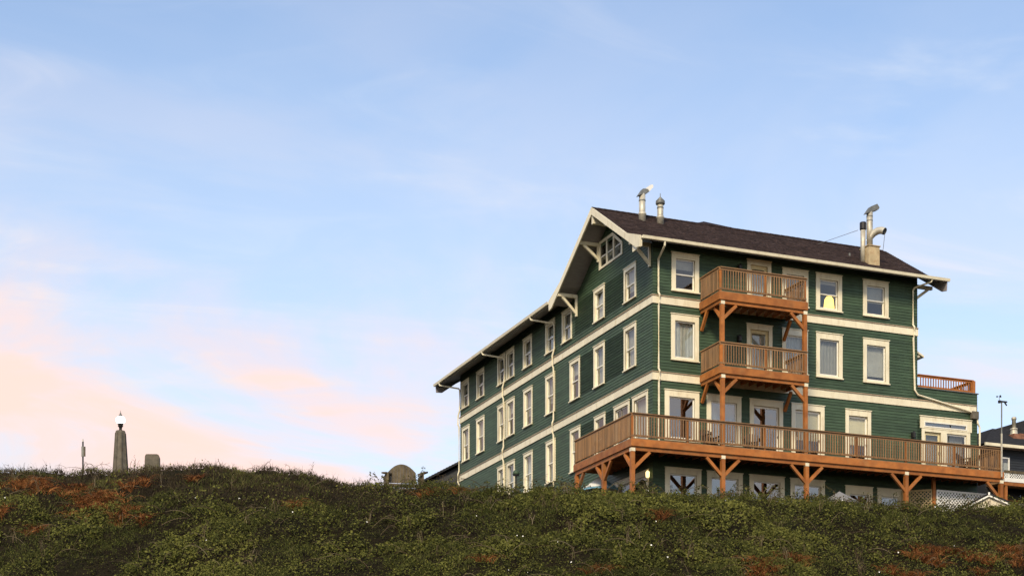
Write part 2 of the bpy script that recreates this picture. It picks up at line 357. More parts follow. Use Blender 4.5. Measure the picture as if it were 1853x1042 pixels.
# ------------------------------------------------------------------ hotel: dimensions
W, E_, L_ = 13.67, 17.05, 24.44       # main front width, end of the extension, far end of the long side
G0 = 13.0                             # ground level round the hotel
ROOF = [(-0.85, 25.50), (0.49, 26.02), (4.11, 28.35), (7.73, 26.02), (9.07, 25.50)]     # (Y, z) of the front block's roof
WING = [(-1.0, 25.50), (0.35, 26.02), (5.5, 29.05), (10.65, 26.02), (12.0, 25.50)]     # (X, z) of the long wing's roof
def prof(p, t):
    return float(np.interp(t, [q[0] for q in p], [q[1] for q in p]))
hotel = thing('hotel_building', (6, 5, G0), 'large dark green clapboard hotel with cream trim on top of the hill', 'building')

# ------------------------------------------------------------------ windows and doors
RIGHT = Matrix()                                    # front: local x = X, local -y = outward
LEFT = Matrix.Rotation(R(-90), 4, 'Z')              # long side: local x = -Y, local -y = -X
MESH = {}
def cached(key, fn):
    if key not in MESH: MESH[key] = fn()
    return MESH[key]
def frame(mb, x0, x1, z0, z1, y0, y1, l, r, t, b):
    mb.box(x0, x0+l, y0, y1, z0, z1); mb.box(x1-r, x1, y0, y1, z0, z1)
    mb.box(x0+l, x1-r, y0, y1, z1-t, z1); mb.box(x0+l, x1-r, y0, y1, z0, z0+b)
    return mb
HOLES = {'R': [], 'L': []}
def place(side, c, z0):
    m = RIGHT if side == 'R' else LEFT
    p = (c, 0, z0) if side == 'R' else (0, c, z0)
    return Matrix.Translation(p) @ m
def reveal(mb, x0, x1, z0, z1, d=0.16):
    t = 0.03
    mb.box(x0-t, x0, -0.02, d, z0-t, z1+t); mb.box(x1, x1+t, -0.02, d, z0-t, z1+t)
    mb.box(x0, x1, -0.02, d, z1, z1+t); mb.box(x0, x1, -0.02, d, z0-t, z0)
def window(side, a, b, zt, zb, kind='dh', cs=0.17, ch=0.20, cb=0.10, curtain='curtain', drop=1.0, gm='glass'):
    w, h = round(abs(b-a), 2), round(zt-zb, 2); c = (a+b)/2
    HOLES[side].append((min(a, b)+0.09, max(a, b)-0.09, zb+0.07, zt-0.09))
    mw = place(side, c, zb); k = (w, h, kind, cs, ch, cb, gm)
    x0, x1, z0, z1 = -w/2+cs, w/2-cs, cb, h-ch
    def casing():
        m = MB(); frame(m, -w/2, w/2, 0, h, -0.045, 0.012, cs, cs, ch, cb)
        m.box(-w/2-0.03, w/2+0.03, -0.075, 0.0, h, h+0.035); reveal(m, x0, x1, z0, z1)
        return m.mesh('window', 'cream')
    o = put('window', cached(('c',)+k, casing), mw, hotel)
    put('sill', cached(('s',)+k, lambda: MB().box(-w/2-0.03, w/2+0.03, -0.10, -0.045, 0.0, 0.05).mesh('sill', 'cream')), mw, o)
    if kind == 'dh':
        zm = (z0+z1)/2
        put('sash', cached(('u',)+k, lambda: frame(MB(), x0, x1, zm-0.025, z1, 0.035, 0.07, 0.05, 0.05, 0.05, 0.05).mesh('sash', 'white')), mw, o)
        put('sash', cached(('l',)+k, lambda: frame(MB(), x0, x1, z0, zm+0.025, 0.072, 0.107, 0.05, 0.05, 0.05, 0.07).mesh('sash', 'white')), mw, o)
        put('pane', cached(('pu',)+k, lambda: MB().box(x0+0.05, x1-0.05, 0.050, 0.055, zm+0.025, z1-0.05).mesh('pane', 'glass')), mw, o)
        put('pane', cached(('pl',)+k, lambda: MB().box(x0+0.05, x1-0.05, 0.088, 0.093, z0+0.07, zm-0.025).mesh('pane', 'glass')), mw, o)
    else:
        put('sash', cached(('u',)+k, lambda: frame(MB(), x0, x1, z0, z1, 0.035, 0.085, 0.06, 0.06, 0.06, 0.07).mesh('sash', 'white')), mw, o)
        put('pane', cached(('pu',)+k, lambda: MB().box(x0+0.06, x1-0.06, 0.055, 0.062, z0+0.07, z1-0.06).mesh('pane', gm)), mw, o)
    if curtain and drop > 0:
        zz = round(z1-drop*(z1-z0), 2)
        def cur():
            m = MB(); n = 18; xs = np.linspace(x0, x1, n+1)
            amp = 0.0 if curtain == 'blind' else 0.018
            for i in range(n):
                ya, yb = 0.19+amp*math.sin(i*2.1), 0.19+amp*math.sin((i+1)*2.1)
                m.add([(xs[i], ya, zz), (xs[i+1], yb, zz), (xs[i+1], yb, z1), (xs[i], ya, z1)], [(0, 1, 2, 3)])
                m.add([(xs[i], ya+.01, zz), (xs[i+1], yb+.01, zz), (xs[i+1], yb+.01, z1), (xs[i], ya+.01, z1)], [(3, 2, 1, 0)])
            return m.mesh('curtain', curtain, True)
        put('curtain' if curtain != 'blind' else 'blind', cached(('cu', curtain, zz)+k, cur), mw, o)
    return o
def door(side, a, b, zt, zb, curtain='lace', cs=0.18, ch=0.22, leafmat='yellow_door', drop=1.0, wide=False, gm='glass'):
    w, h = round(abs(b-a), 2), round(zt-zb, 2); c = (a+b)/2
    HOLES[side].append((min(a, b)+0.09, max(a, b)-0.09, zb-0.03, zt-0.09))
    mw = place(side, c, zb); k = (w, h, cs, ch, leafmat, wide, gm)
    x0, x1, z0, z1 = -w/2+cs, w/2-cs, 0.03, h-ch
    def casing():
        m = MB(); m.box(-w/2, -w/2+cs, -0.045, 0.012, 0, h); m.box(w/2-cs, w/2, -0.045, 0.012, 0, h)
        m.box(-w/2+cs, w/2-cs, -0.045, 0.012, h-ch, h); m.box(-w/2-0.03, w/2+0.03, -0.075, 0, h, h+0.035); reveal(m, x0, x1, z0, z1)
        return m.mesh('door', 'cream')
    o = put('door', cached(('d',)+k, casing), mw, hotel)
    st = 0.07 if wide else 0.12; bt = 0.12 if wide else 0.45
    put('door_leaf', cached(('dl',)+k, lambda: frame(MB(), x0+.006, x1-.006, z0, z1-.006, 0.06, 0.105, st, st, st+.02, bt).mesh('door_leaf', leafmat)), mw, o)
    put('pane', cached(('dp',)+k, lambda: MB().box(x0+st, x1-st, 0.078, 0.085, z0+bt, z1-st-.02).mesh('pane', gm)), mw, o)
    put('handle', cached(('dh',)+k, lambda: MB().box(x1-st*0.75, x1-st*0.4, 0.02, 0.06, z0+0.98, z0+1.08).mesh('handle', 'dkmetal')), mw, o)
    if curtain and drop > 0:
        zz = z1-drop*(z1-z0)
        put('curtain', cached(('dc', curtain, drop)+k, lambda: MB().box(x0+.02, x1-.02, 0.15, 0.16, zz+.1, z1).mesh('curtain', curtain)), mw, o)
    return o

# front, third storey
tag(window('R', 0.88, 2.23, 25.28, 23.60, 'dh', 0.21, 0.24, 0.12, 'blind', 0.30))
door('R', 4.64, 5.86, 25.44, 23.26, 'lace')
window('R', 6.44, 7.78, 25.27, 23.60, 'dh', 0.21, 0.24, 0.12, 'curtain', 1.0)
window('R', 8.19, 9.56, 25.26, 23.59, 'dh', 0.21, 0.24, 0.12, 'blind', 0.12)
window('R', 10.69, 12.07, 25.26, 23.59, 'dh', 0.21, 0.24, 0.12, 'blind', 0.55)
# front, second storey
window('R', 0.86, 2.22, 22.62, 20.60, 'pic', 0.19, 0.27, 0.13, 'lace', 1.0)
door('R', 4.62, 5.92, 22.59, 20.08, 'lace')
window('R', 6.43, 7.76, 22.58, 20.58, 'pic', 0.19, 0.27, 0.13, 'lace', 1.0)
window('R', 8.20, 9.59, 22.59, 20.56, 'pic', 0.19, 0.27, 0.13, 'curtain', 1.0)
window('R', 10.70, 12.10, 22.58, 20.56, 'pic', 0.19, 0.27, 0.13, 'blind', 0.85)
# front, deck storey
window('R', 0.55, 2.24, 19.30, 17.10, 'pic', 0.22, 0.27, 0.12, None, 0, 'coated')
window('R', 2.61, 4.34, 19.28, 17.10, 'pic', 0.22, 0.27, 0.12, 'curtain', 1.0, 'coated')
door('R', 4.77, 6.47, 19.27, 16.64, None, 0.20, 0.26, 'white', wide=True, gm='coated')
menu_door = door('R', 6.91, 8.63, 19.27, 16.64, 'sunsetblind', 0.20, 0.26, 'white', 0.6, wide=True)  # blind colour paints in the warm reflection, here and on the next door
door('R', 9.75, 11.12, 19.26, 16.64, 'sunsetblind', 0.18, 0.26, 'white', 0.6, wide=True)
# front, ground storey under the deck
for a, b, t in ((0.57, 2.34, 15.93), (2.63, 4.41, 15.91), (4.75, 6.55, 15.91), (6.85, 8.65, 15.90), (9.75, 11.21, 15.78), (11.47, 12.88, 15.78)):
    window('R', a, b, t, 14.0, 'pic', 0.22, 0.24 if b < 9 else 0.34, 0.12 if b < 9 else 1.0, None, 0, 'coated')
# long side
for a, b in ((1.60, 2.84), (4.89, 6.09), (8.61, 9.81), (10.68, 11.88), (13.66, 14.86), (16.08, 17.22), (17.37, 18.51), (20.54, 21.74), (22.98, 24.18)):
    window('L', a, b, 25.26, 23.70, 'dh', 0.15, 0.17, 0.09, random.choice(['curtain', 'lace', 'blind']), random.choice([1, 0.7, 0.5, 0.3]))
for a, b in ((1.60, 2.84), (4.89, 6.09), (7.67, 8.87), (10.68, 11.88), (13.60, 14.80), (16.06, 17.20), (17.37, 18.51), (20.53, 21.77), (22.92, 24.12)):
    window('L', a, b, 22.62, 20.66, 'dh', 0.15, 0.17, 0.09, random.choice(['curtain', 'lace', 'blind']), random.choice([1, 0.7, 0.5, 0.3]))
for a, b, k in ((0.45, 1.97, 'pic'), (2.27, 3.88, 'pic'), (4.82, 6.02, 'dh'), (7.63, 8.83, 'dh'), (10.62, 11.82, 'dh'), (13.58, 14.78, 'dh'), (16.02, 17.18, 'dh'), (17.38, 18.52, 'dh')):
    window('L', a, b, 19.32, 17.02 if k == 'pic' else 17.22, k, 0.15, 0.17, 0.09, random.choice(['curtain', 'lace', None]), 1.0)
# ground-floor glazed opening beside the deck, long side
window('L', 0.36, 3.76, 15.86, 13.4, 'pic', 0.22, 0.22, 0.12, None)

# attic window under the gable: three lights under a peaked head
HOLES['L'].append((3.12, 5.36, 26.12, 26.95))
def attic(pts, m, name, parent, y0, y1):
    b = MB(); b.prism(pts, lambda u, v, t: (t, u, v), y0, y1); return build(name, b, m, parent)
aw = build('window', MB().prism([(2.98, 26.03), (5.48, 26.03), (5.48, 26.13), (2.98, 26.13)], lambda u, v, t: (t, u, v), -0.05, 0.01)
           .prism([(2.98, 26.13), (3.14, 26.13), (3.14, 26.66), (2.98, 26.60)], lambda u, v, t: (t, u, v), -0.05, 0.01)
           .prism([(5.32, 26.13), (5.48, 26.13), (5.48, 27.34), (5.32, 27.34)], lambda u, v, t: (t, u, v), -0.05, 0.01)
           .prism([(2.98, 26.60), (3.97, 27.32), (5.48, 27.34), (5.48, 27.20), (4.02, 27.18), (3.08, 26.53)], lambda u, v, t: (t, u, v), -0.055, 0.01)
           .prism([(3.86, 26.13), (3.98, 26.13), (3.98, 27.15), (3.86, 27.06)], lambda u, v, t: (t, u, v), -0.045, 0.01)
           .prism([(4.58, 26.13), (4.70, 26.13), (4.70, 27.19), (4.58, 27.19)], lambda u, v, t: (t, u, v), -0.045, 0.01), 'cream', hotel)
for a, b, h0, h1 in ((3.14, 3.86, 26.57, 27.07), (3.98, 4.58, 27.15, 27.18), (4.70, 5.32, 27.19, 27.19)):
    attic([(a, 26.13), (b, 26.13), (b, h1), (a, h0)], 'glass', 'pane', aw, 0.02, 0.026)
    attic([(a, 26.58), (b, 26.58), (b, 26.63), (a, 26.63)], 'white', 'sash', aw, 0.0, 0.018)
    attic([(a, 26.13), (b, 26.13), (b, h1), (a, h0)], 'curtain', 'curtain', aw, 0.30, 0.31)

# the glazed entrance on the extension
ent = build('entrance', frame(MB(), 13.90, 16.63, 16.64, 18.75, -0.045, 0.012, 0.16, 0.20, 0.14, 0.05)
            .box(13.81, 14.06, -0.06, 0.012, 18.75, 19.30).box(16.38, 16.71, -0.06, 0.012, 18.75, 19.30).box(14.06, 16.38, -0.06, 0.012, 18.75, 18.87).box(14.06, 16.38, -0.06, 0.012, 19.05, 19.30).box(13.78, 16.74, -0.09, 0.0, 19.30, 19.34)
            .box(14.98, 15.30, -0.05, 0.012, 16.69, 18.61), 'cream', hotel)
HOLES['R'].append((14.0, 16.5, 16.62, 18.70))
tr = build('transom', frame(MB(), 14.02, 16.42, 18.82, 19.08, -0.075, -0.055, 0.05, 0.05, 0.05, 0.05), 'white', ent)
build('pane', MB().box(14.065, 16.375, -0.03, -0.026, 18.87, 19.05), 'coated', ent); HOLES['R'].append((14.04, 16.40, 18.85, 19.07))
leaf = build('door_leaf', frame(MB(), 14.07, 14.97, 16.67, 18.60, 0.05, 0.095, 0.11, 0.11, 0.12, 0.40), 'yellow_door', ent)
build('pane', MB().box(14.18, 14.86, 0.066, 0.072, 17.07, 18.48), 'glass', ent)
build('handle', MB().box(14.88, 14.92, 0.0, 0.05, 17.6, 17.74), 'dkmetal', ent)
build('sash', frame(MB(), 15.31, 16.42, 16.70, 18.60, 0.02, 0.06, 0.06, 0.06, 0.06, 0.10), 'white', ent)
build('pane', MB().box(15.37, 16.36, 0.036, 0.042, 16.80, 18.54), 'glass', ent)
build('curtain', MB().box(14.1, 16.4, 0.25, 0.26, 16.7, 18.6), 'curtain', ent)

# ------------------------------------------------------------------ lap-siding walls
EXPO = 0.132
def siding(mb, fn, u0, u1, z0, z1, holes, lim=None):
    """courses of lapped boards; every course leans out at its lower edge and stops at the openings"""
    n = int(math.ceil((z1-z0)/EXPO))
    for i in range(n):
        a = z0+i*EXPO; b = min(a+EXPO, z1)
        cuts = sorted((h0, h1) for h0, h1, hz0, hz1 in holes if hz0 < b-0.001 and hz1 > a+0.001)
        la, ra = (u0, u1) if lim is None else lim(a, u0, u1); lb, rb = (u0, u1) if lim is None else lim(b, u0, u1)
        if ra-la < 0.02: continue
        segs = []; s0, s1 = la, lb
        for h0, h1 in cuts:
            if h0 > s0+0.01: segs.append((s0, h0, s1, h0))
            s0 = s1 = max(s0, h1)
        if ra > s0+0.01: segs.append((s0, ra, s1, max(rb, s1)))
        cut = []
        for p, q, pt, qt in segs:
            while q-p > 4.2:
                m_ = p+random.uniform(2.2, 3.6); cut.append((p, m_-.002, pt, m_-.002)); p, pt = m_, m_
            cut.append((p, q, pt, qt))
        for p, q, pt, qt in cut:
            mb.add([fn(p, 0.027, a), fn(q, 0.027, a), fn(qt, 0.007, b), fn(pt, 0.007, b), fn(p, 0.005, a-0.004), fn(q, 0.005, a-0.004)],
                   [(0, 1, 2, 3), (4, 5, 1, 0)])
fr = lambda u, w, z: (u, -w, z)
fl = lambda u, w, z: (-w, -u, z)
mb = MB(); siding(mb, fr, -0.02, W, G0-0.6, 25.70, HOLES['R']); build('wall', mb, 'green', hotel)
mb = MB(); siding(mb, fr, W, E_, G0-0.6, 20.60, HOLES['R']); build('wall', mb, 'green', hotel)
LH = [(-b, -a, c, d) for a, b, c, d in HOLES['L']]
def gable_lim(z, u0, u1):          # u = -Y
    under = z+0.17
    if under <= 26.02: yl = -0.85+(under-25.50)*1.34/0.52 if under > 25.50 else -5
    else: yl = 0.49+(under-26.02)*3.62/2.33
    return max(u0, -(8.22-yl)), min(u1, -yl)
mb = MB(); siding(mb, fl, -8.24, 0.02, G0-0.6, 28.3, LH, lambda z, a, b: gable_lim(z, a, b)); build('wall', mb, 'green', hotel)
mb = MB(); siding(mb, fl, -L_, -8.24, G0-0.6, 25.78, LH); build('wall', mb, 'green', hotel)
# plain walls on the sides the hill hides, and the floors inside
plain = MB(); plain.box(W-0.02, W+0.02, 0.01, 8.2, 20.4, 25.69).box(E_-0.1, E_+0.02, 0.01, 6.0, G0-.6, 20.58).box(0.1, 11.0, L_-0.1, L_-0.02, G0-.6, 26.0)
plain.box(10.9, 11.0, 8.2, L_-0.1, G0-.6, 25.9).box(11.0, E_-.1, 8.1, 8.2, G0-.6, 25.9).box(W+.02, E_-.1, 5.9, 6.0, G0-.6, 20.55)
plain.add([(W+.021, 0.1, 25.7), (W+.021, 8.1, 25.7), (W+.021, 4.11, 28.2), (W-.02, 0.1, 25.7), (W-.02, 8.1, 25.7), (W-.02, 4.11, 28.2)], [(0, 1, 2), (5, 4, 3), (0, 3, 4, 1), (1, 4, 5, 2), (2, 5, 3, 0)])
plain.add([(0.05, L_-.05, 25.7), (10.95, L_-.05, 25.7), (5.5, L_-.05, 28.8)], [(0, 2, 1)])
build('wall', plain, 'green', hotel)
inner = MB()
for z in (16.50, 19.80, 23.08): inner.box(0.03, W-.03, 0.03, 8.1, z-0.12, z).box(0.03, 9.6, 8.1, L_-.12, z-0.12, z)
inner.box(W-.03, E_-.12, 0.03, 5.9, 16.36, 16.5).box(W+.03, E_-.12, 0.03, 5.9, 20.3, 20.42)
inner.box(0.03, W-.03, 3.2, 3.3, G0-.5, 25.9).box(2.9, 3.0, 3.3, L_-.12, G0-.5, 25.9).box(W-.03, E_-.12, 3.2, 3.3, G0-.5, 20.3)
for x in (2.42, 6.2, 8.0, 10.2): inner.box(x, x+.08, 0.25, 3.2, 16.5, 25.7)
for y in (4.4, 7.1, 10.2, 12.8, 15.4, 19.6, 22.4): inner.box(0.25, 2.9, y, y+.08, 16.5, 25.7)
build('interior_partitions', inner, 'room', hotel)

# belt courses
def belt(z0, z1, x1):
    for side, end in (('R', x1), ('L', L_+0.05)):
        p = -0.055 if side == 'R' else 0.0
        while p < end-0.01:
            q = min(end, p+random.uniform(3.0, 4.6)); q = end if end-q < 0.8 else q
            e = random.uniform(-0.004, 0.004); t = 0.055+random.uniform(-0.003, 0.003)
            if side == 'R':
                o = build('belt_board', MB().box(p, q-.006, -t, 0.0, z0+e, z1+e), 'cream', hotel); build('drip_ledge', MB().box(p-.03, q-.008, -0.095, 0.0, z1+e, z1+e+0.03), 'ledge', o)
            else:
                o = build('belt_board', MB().box(-t, 0.0, p, q-.006, z0+e, z1+e), 'cream', hotel); build('drip_ledge', MB().box(-0.095, 0.0, p, q-.008, z1+e, z1+e+0.03), 'ledge', o)
            p = q
belt(22.99, 23.32, W+0.03); belt(19.68, 20.02, 16.98)
# parapet cap of the extension
build('parapet_cap', MB().box(W, E_+.06, -0.06, 0.18, 20.60, 20.64).box(E_-.18, E_+.06, 0.18, 6.0, 20.60, 20.64), 'dkmetal', hotel)

# ------------------------------------------------------------------ roofs
def courses(mb, p, q, fn, step=0.17, ys=None):
    """stepped shingle rows from the low point p to the high point q of one slope"""
    ln = math.dist(p, q); n = max(1, int(round(ln/step)))
    for i in range(n):
        a, b = i/n, (i+1)/n
        ua, za = p[0]+(q[0]-p[0])*a, p[1]+(q[1]-p[1])*a; ub, zb = p[0]+(q[0]-p[0])*b, p[1]+(q[1]-p[1])*b
        (s0, e0), (s1, e1) = fn(za), fn(zb)
        mb.append((ua, za, ub, zb, s0, e0, s1, e1))
main = MB()
for p, q in ((ROOF[0], ROOF[1]), (ROOF[1], ROOF[2]), (ROOF[4], ROOF[3]), (ROOF[3], ROOF[2])):
    rows = []; courses(rows, p, q, lambda z: ((-1.03, 14.77), (-1.03, 14.77)))
    for ua, za, ub, zb, s, e, *_ in rows:
        nseg = 40; xs = np.linspace(s[0] if isinstance(s, tuple) else -1.03, 14.77, nseg+1)
        js = RNG.uniform(0.014, 0.026, nseg)
        for k in range(nseg):
            h = js[k]
            main.add([(xs[k], ua, za+h), (xs[k+1], ua, za+h), (xs[k+1], ub, zb+0.004), (xs[k], ub, zb+0.004), (xs[k], ua, za-0.005), (xs[k+1], ua, za-0.005)],
                     [(0, 1, 2, 3), (4, 5, 1, 0)])
roof = build('roof', main, 'shingle', hotel)
for x in np.arange(-1.03, 14.5, 0.3):       # ridge caps
    put('ridge_cap', cached('ridge', lambda: MB().prism([(-0.16, -0.085), (0, 0.02), (0.16, -0.085), (0.16, -0.105), (0, 0.0), (-0.16, -0.105)], lambda u, v, t: (t, u, v), 0, 0.33).mesh('ridge_cap', 'shingle')),
        Matrix.Translation((x, 4.11, 28.35+0.03)) @ Matrix.Rotation(R(1.6), 4, 'Y'), roof)
# wing roof, cut off where it runs into the front block
def wing_start(z):
    if z <= 25.50: return 9.02
    if z <= 26.02: return 9.02-(z-25.50)*1.34/0.52
    if z <= 28.35: return 7.68-(z-26.02)*3.62/2.33
    return 4.08+(z-28.35)*1.5/0.70
wing = MB()
for p, q in ((WING[0], WING[1]), (WING[1], WING[2]), (WING[4], WING[3]), (WING[3], WING[2])):
    n = max(1, int(round(math.dist(p, q)/0.17)))
    for i in range(n):
        a, b = i/n, (i+1)/n
        ua, za, ub, zb = p[0]+(q[0]-p[0])*a, p[1]+(q[1]-p[1])*a, p[0]+(q[0]-p[0])*b, p[1]+(q[1]-p[1])*b
        y0a, y0b = wing_start(za), wing_start(zb); nseg = 24; js = RNG.uniform(0.014, 0.026, nseg)
        for k in range(nseg):
            ya, ya2 = y0a+(25.95-y0a)*k/nseg, y0a+(25.95-y0a)*(k+1)/nseg; yb, yb2 = y0b+(25.95-y0b)*k/nseg, y0b+(25.95-y0b)*(k+1)/nseg
            wing.add([(ua, ya, za+js[k]), (ua, ya2, za+js[k]), (ub, yb2, zb+.004), (ub, yb, zb+.004), (ua, ya, za-.005), (ua, ya2, za-.005)], [(0, 1, 2, 3), (4, 5, 1, 0)])
xl = 0.35+(28.33-26.02)*5.15/3.03
wing.add([(xl, 4.02, 28.33), (11.0-xl, 4.02, 28.33), (5.5, 5.56, 29.07), (xl, 4.02, 28.30), (11.0-xl, 4.02, 28.30)], [(0, 1, 2), (3, 4, 1, 0)])
build('roof', wing, 'shingle', hotel)
# soffits (board undersides of the overhangs)
def soff(pts, fn, a, b, name='soffit', m='soffit', t0=0.02, t1=0.15):
    b_ = MB(); n = len(pts)
    for i in range(n-1):
        (u0, z0), (u1, z1) = pts[i], pts[i+1]
        b_.prism([(u0, z0-t0), (u1, z1-t0), (u1, z1-t1), (u0, z0-t1)], fn, a, b)
    return build(name, b_, m, hotel)
soff(ROOF, lambda u, v, t: (t, u, v), -0.995, 14.665)
soff([(-0.995, 25.50), (0.35, 26.02)], lambda u, v, t: (u, t, v), 8.95, 25.90)
soff([WING[3], WING[4]], lambda u, v, t: (u, t, v), 9.0, 25.90)
def wing_gable_deck():
    b_ = MB()
    for (u0, z0), (u1, z1) in ((WING[1], WING[2]), (WING[2], WING[3])):
        b_.prism([(u0, z0-.02), (u1, z1-.02), (u1, z1-.15), (u0, z0-.15)], lambda u, v, t: (u, t, v), 24.3, 25.90)
    return build('soffit', b_, 'soffit', hotel)
wing_gable_deck()
# bargeboards with flared tails
def barge(name, fn, a, b, m='cream', dz=0.0):
    c = 4.11
    half = [(c, 28.37), (0.49, 26.04), (-0.86, 25.52), (-0.82, 25.04), (-0.48, 25.10), (0.38, 25.66), (c, 28.04)]
    half = [(u, v+dz) for u, v in half]
    build(name, MB().prism(half, fn, a, b), m, hotel)
    build(name, MB().prism([(2*c-u, v) for u, v in reversed(half)], fn, a, b), m, hotel)
barge('bargeboard', lambda u, v, t: (t, u, v), -1.06, -1.0)
barge('bargeboard', lambda u, v, t: (t, u, v), 14.67, 14.73, 'soffit', -0.07)  # grey in place of cream paints in the shade on this far board
c = 5.5
half = [(c, 29.07), (0.35, 26.04), (-1.01, 25.52), (-0.97, 25.04), (-0.60, 25.06), (0.24, 25.66), (c, 28.74)]
build('bargeboard', MB().prism(half, lambda u, v, t: (u, t, v), 25.90, 25.96), 'soffit', hotel)  # wing gable boards: soffit grey puts their shade into the colour
build('bargeboard', MB().prism([(2*c-u, v) for u, v in reversed(half)], lambda u, v, t: (u, t, v), 25.90, 25.96), 'soffit', hotel)
# gutters
gp = [(0, 0), (-0.02, -0.12), (-0.10, -0.12), (-0.13, 0.0), (-0.115, 0.0), (-0.09, -0.105), (-0.03, -0.105), (-0.012, 0.0)]
build('gutter', MB().prism([(-0.855+u, 25.50+v) for u, v in gp], lambda u, v, t: (t, u, v), -0.98, 14.80), 'cream', hotel)
build('gutter', MB().prism([(-1.005+u, 25.50+v) for u, v in gp], lambda u, v, t: (u, t, v), 9.05, 26.0), 'cream', hotel)
# roof-edge box at the front corner of the gable
build('eave_return', MB().box(-0.99, -0.94, -0.84, 0.0, 25.06, 25.36), 'cream', hotel)
# knee braces of the gable
def knee(x_in, x_out, y, zt, drop=1.02, s=1):
    o = build('bracket', MB().box(x_in, x_out, y-0.07, y+0.07, zt-0.15, zt), 'cream', hotel)
    build('bracket_post', MB().box(x_in, x_in+s*0.09, y-0.055, y+0.055, zt-drop, zt-0.15), 'cream', o)
    build('brace', MB().beam((x_out-s*0.22, y, zt-0.15), (x_in+s*0.05, y, zt-drop+0.14), 0.10, 0.12, (0, 0, 1)), 'cream', o)
knee(-0.02, -1.02, 0.22, 25.62, s=-1); knee(-0.02, -1.02, 5.53, 27.30, 0.86, s=-1); knee(-0.02, -1.02, 8.02, 25.62, s=-1)
knee(-0.02, -1.02, 2.68, 27.22, 0.5, s=-1)
build('ridge_beam', MB().box(-1.0, 0.3, 4.02, 4.20, 27.62, 28.05), 'cream', hotel)
knee(13.70, 14.66, 0.24, 25.45, 0.80, s=1)
# downspouts
def spout(pts, r=0.045):
    o = build('downspout', MB().tube(pts, r, 8), 'cream', hotel); return o
spout([(0.12, -0.90, 25.40), (0.12, -0.88, 25.22), (0.20, -0.12, 24.86), (0.22, -0.09, 24.75), (0.22, -0.09, 23.45), (0.24, -0.15, 23.35), (0.24, -0.15, 23.0), (0.23, -0.09, 22.88), (0.23, -0.09, 20.15), (0.25, -0.15, 20.06), (0.25, -0.15, 19.7), (0.24, -0.09, 19.55), (0.24, -0.09, 16.65)])
for yy in (10.62, 17.38, 24.36):
    spout([(-1.07, yy+0.75, 25.38), (-1.05, yy+0.72, 25.25), (-0.14, yy+0.02, 24.98), (-0.09, yy, 24.9), (-0.09, yy, 23.72), (-0.14, yy+0.12, 23.42), (-0.15, yy+0.12, 22.95), (-0.09, yy+.1, 22.8), (-0.09, yy+.1, 20.25), (-0.15, yy+.12, 20.08), (-0.15, yy+.12, 19.64), (-0.09, yy+.1, 19.5), (-0.09, yy+.1, 13.0)])
spout([(13.87, -0.90, 25.40), (13.84, -0.85, 25.28), (13.42, -0.14, 25.16), (13.38, -0.09, 25.05), (13.38, -0.09, 23.45), (13.42, -0.15, 23.34), (13.42, -0.15, 22.98), (13.40, -0.09, 22.85), (13.48, -0.09, 20.45), (13.62, -0.13, 20.24), (16.50, -0.13, 19.74), (16.66, -0.13, 19.70)])
build('rain_box', MB().box(16.62, 16.99, -0.22, -0.058, 19.40, 19.74), 'concrete', hotel)
spout([(16.98, -0.13, 19.40), (17.00, -0.13, 19.2), (17.12, -0.10, 19.05), (17.13, -0.10, 18.6), (17.13, -0.10, 16.7)])
# wall lamps beside the doors
for x, z in ((4.20, 21.86), (4.22, 24.98), (13.38, 18.36)):
    o = build('wall_lamp', MB().box(x-.07, x+.07, -0.05, -0.02, z-.16, z+.16), 'blackm', hotel)
    build('lantern', MB().lathe([(0.035, -0.13), (0.085, -0.12), (0.095, 0.08), (0.05, 0.15), (0.02, 0.18)], (x, -0.15, z), 8), 'blackm', o)
build('wall_lamp', MB().lathe([(0.04, -0.16), (0.08, -0.13), (0.09, 0.08), (0.05, 0.13), (0.02, 0.15)], (-0.17, 0.18, 15.62), 10), 'sconce', hotel)

# flues on the roof
def ring(x, y, z, r, h=0.05): return MB().lathe([(r, 0), (r, h)], (x, y, z), 18)
def flue(x, y, z0, h, r, name='flue_pipe'):
    o = build(name, MB().lathe([(r, -0.3), (r, h)], (x, y, z0), 18), 'metal', hotel, True)
    build('flashing_collar', MB().lathe([(r+.03, -0.15), (r+.02, 0.20), (r+.045, 0.22), (r+.045, 0.27), (r+.012, 0.33)], (x, y, z0), 18), 'metal', o, True)
    build('flashing_plate', MB().beam((x-.32, y-.05, z0-.14), (x+.32, y-.05, z0-.14), 0.55, 0.015, (0, -0.54, 0.84)), 'metal', o)
    build('seam_band', ring(x, y, z0+h*0.72, r+.012), 'dkmetal', o)
    return o
def cowl(o, x, y, z, pts, w=0.14):
    """wind-directional hood: a bent sheet-metal scoop over the pipe mouth"""
    build('cowl', MB().prism([(x+u, z+v) for u, v in pts], lambda u, v, t: (u, t, v), y-w, y+w), 'dkmetal', o)
f1 = flue(1.09, 3.25, 27.80, 1.16, 0.145)
cowl(f1, 1.09, 3.25, 28.96, [(-0.24, -0.12), (-0.02, 0.21), (0.22, 0.22), (0.30, 0.12), (0.14, 0.02), (-0.18, -0.10)])
build('cowl_tail', MB().prism([(1.20, 29.20), (1.46, 29.40), (1.58, 29.42), (1.60, 29.32), (1.42, 29.12), (1.32, 29.06)], lambda u, v, t: (u, t, v), 3.13, 3.37), 'lattice', f1)
f2 = flue(1.95, 3.14, 27.72, 0.93, 0.14)
build('rain_cap', MB().lathe([(0.17, 0.84), (0.21, 0.87), (0.21, 0.96), (0.19, 0.98), (0.21, 1.0), (0.02, 1.20), (0.012, 1.36)], (1.95, 3.14, 27.72), 18), 'dkmetal', f2, True)
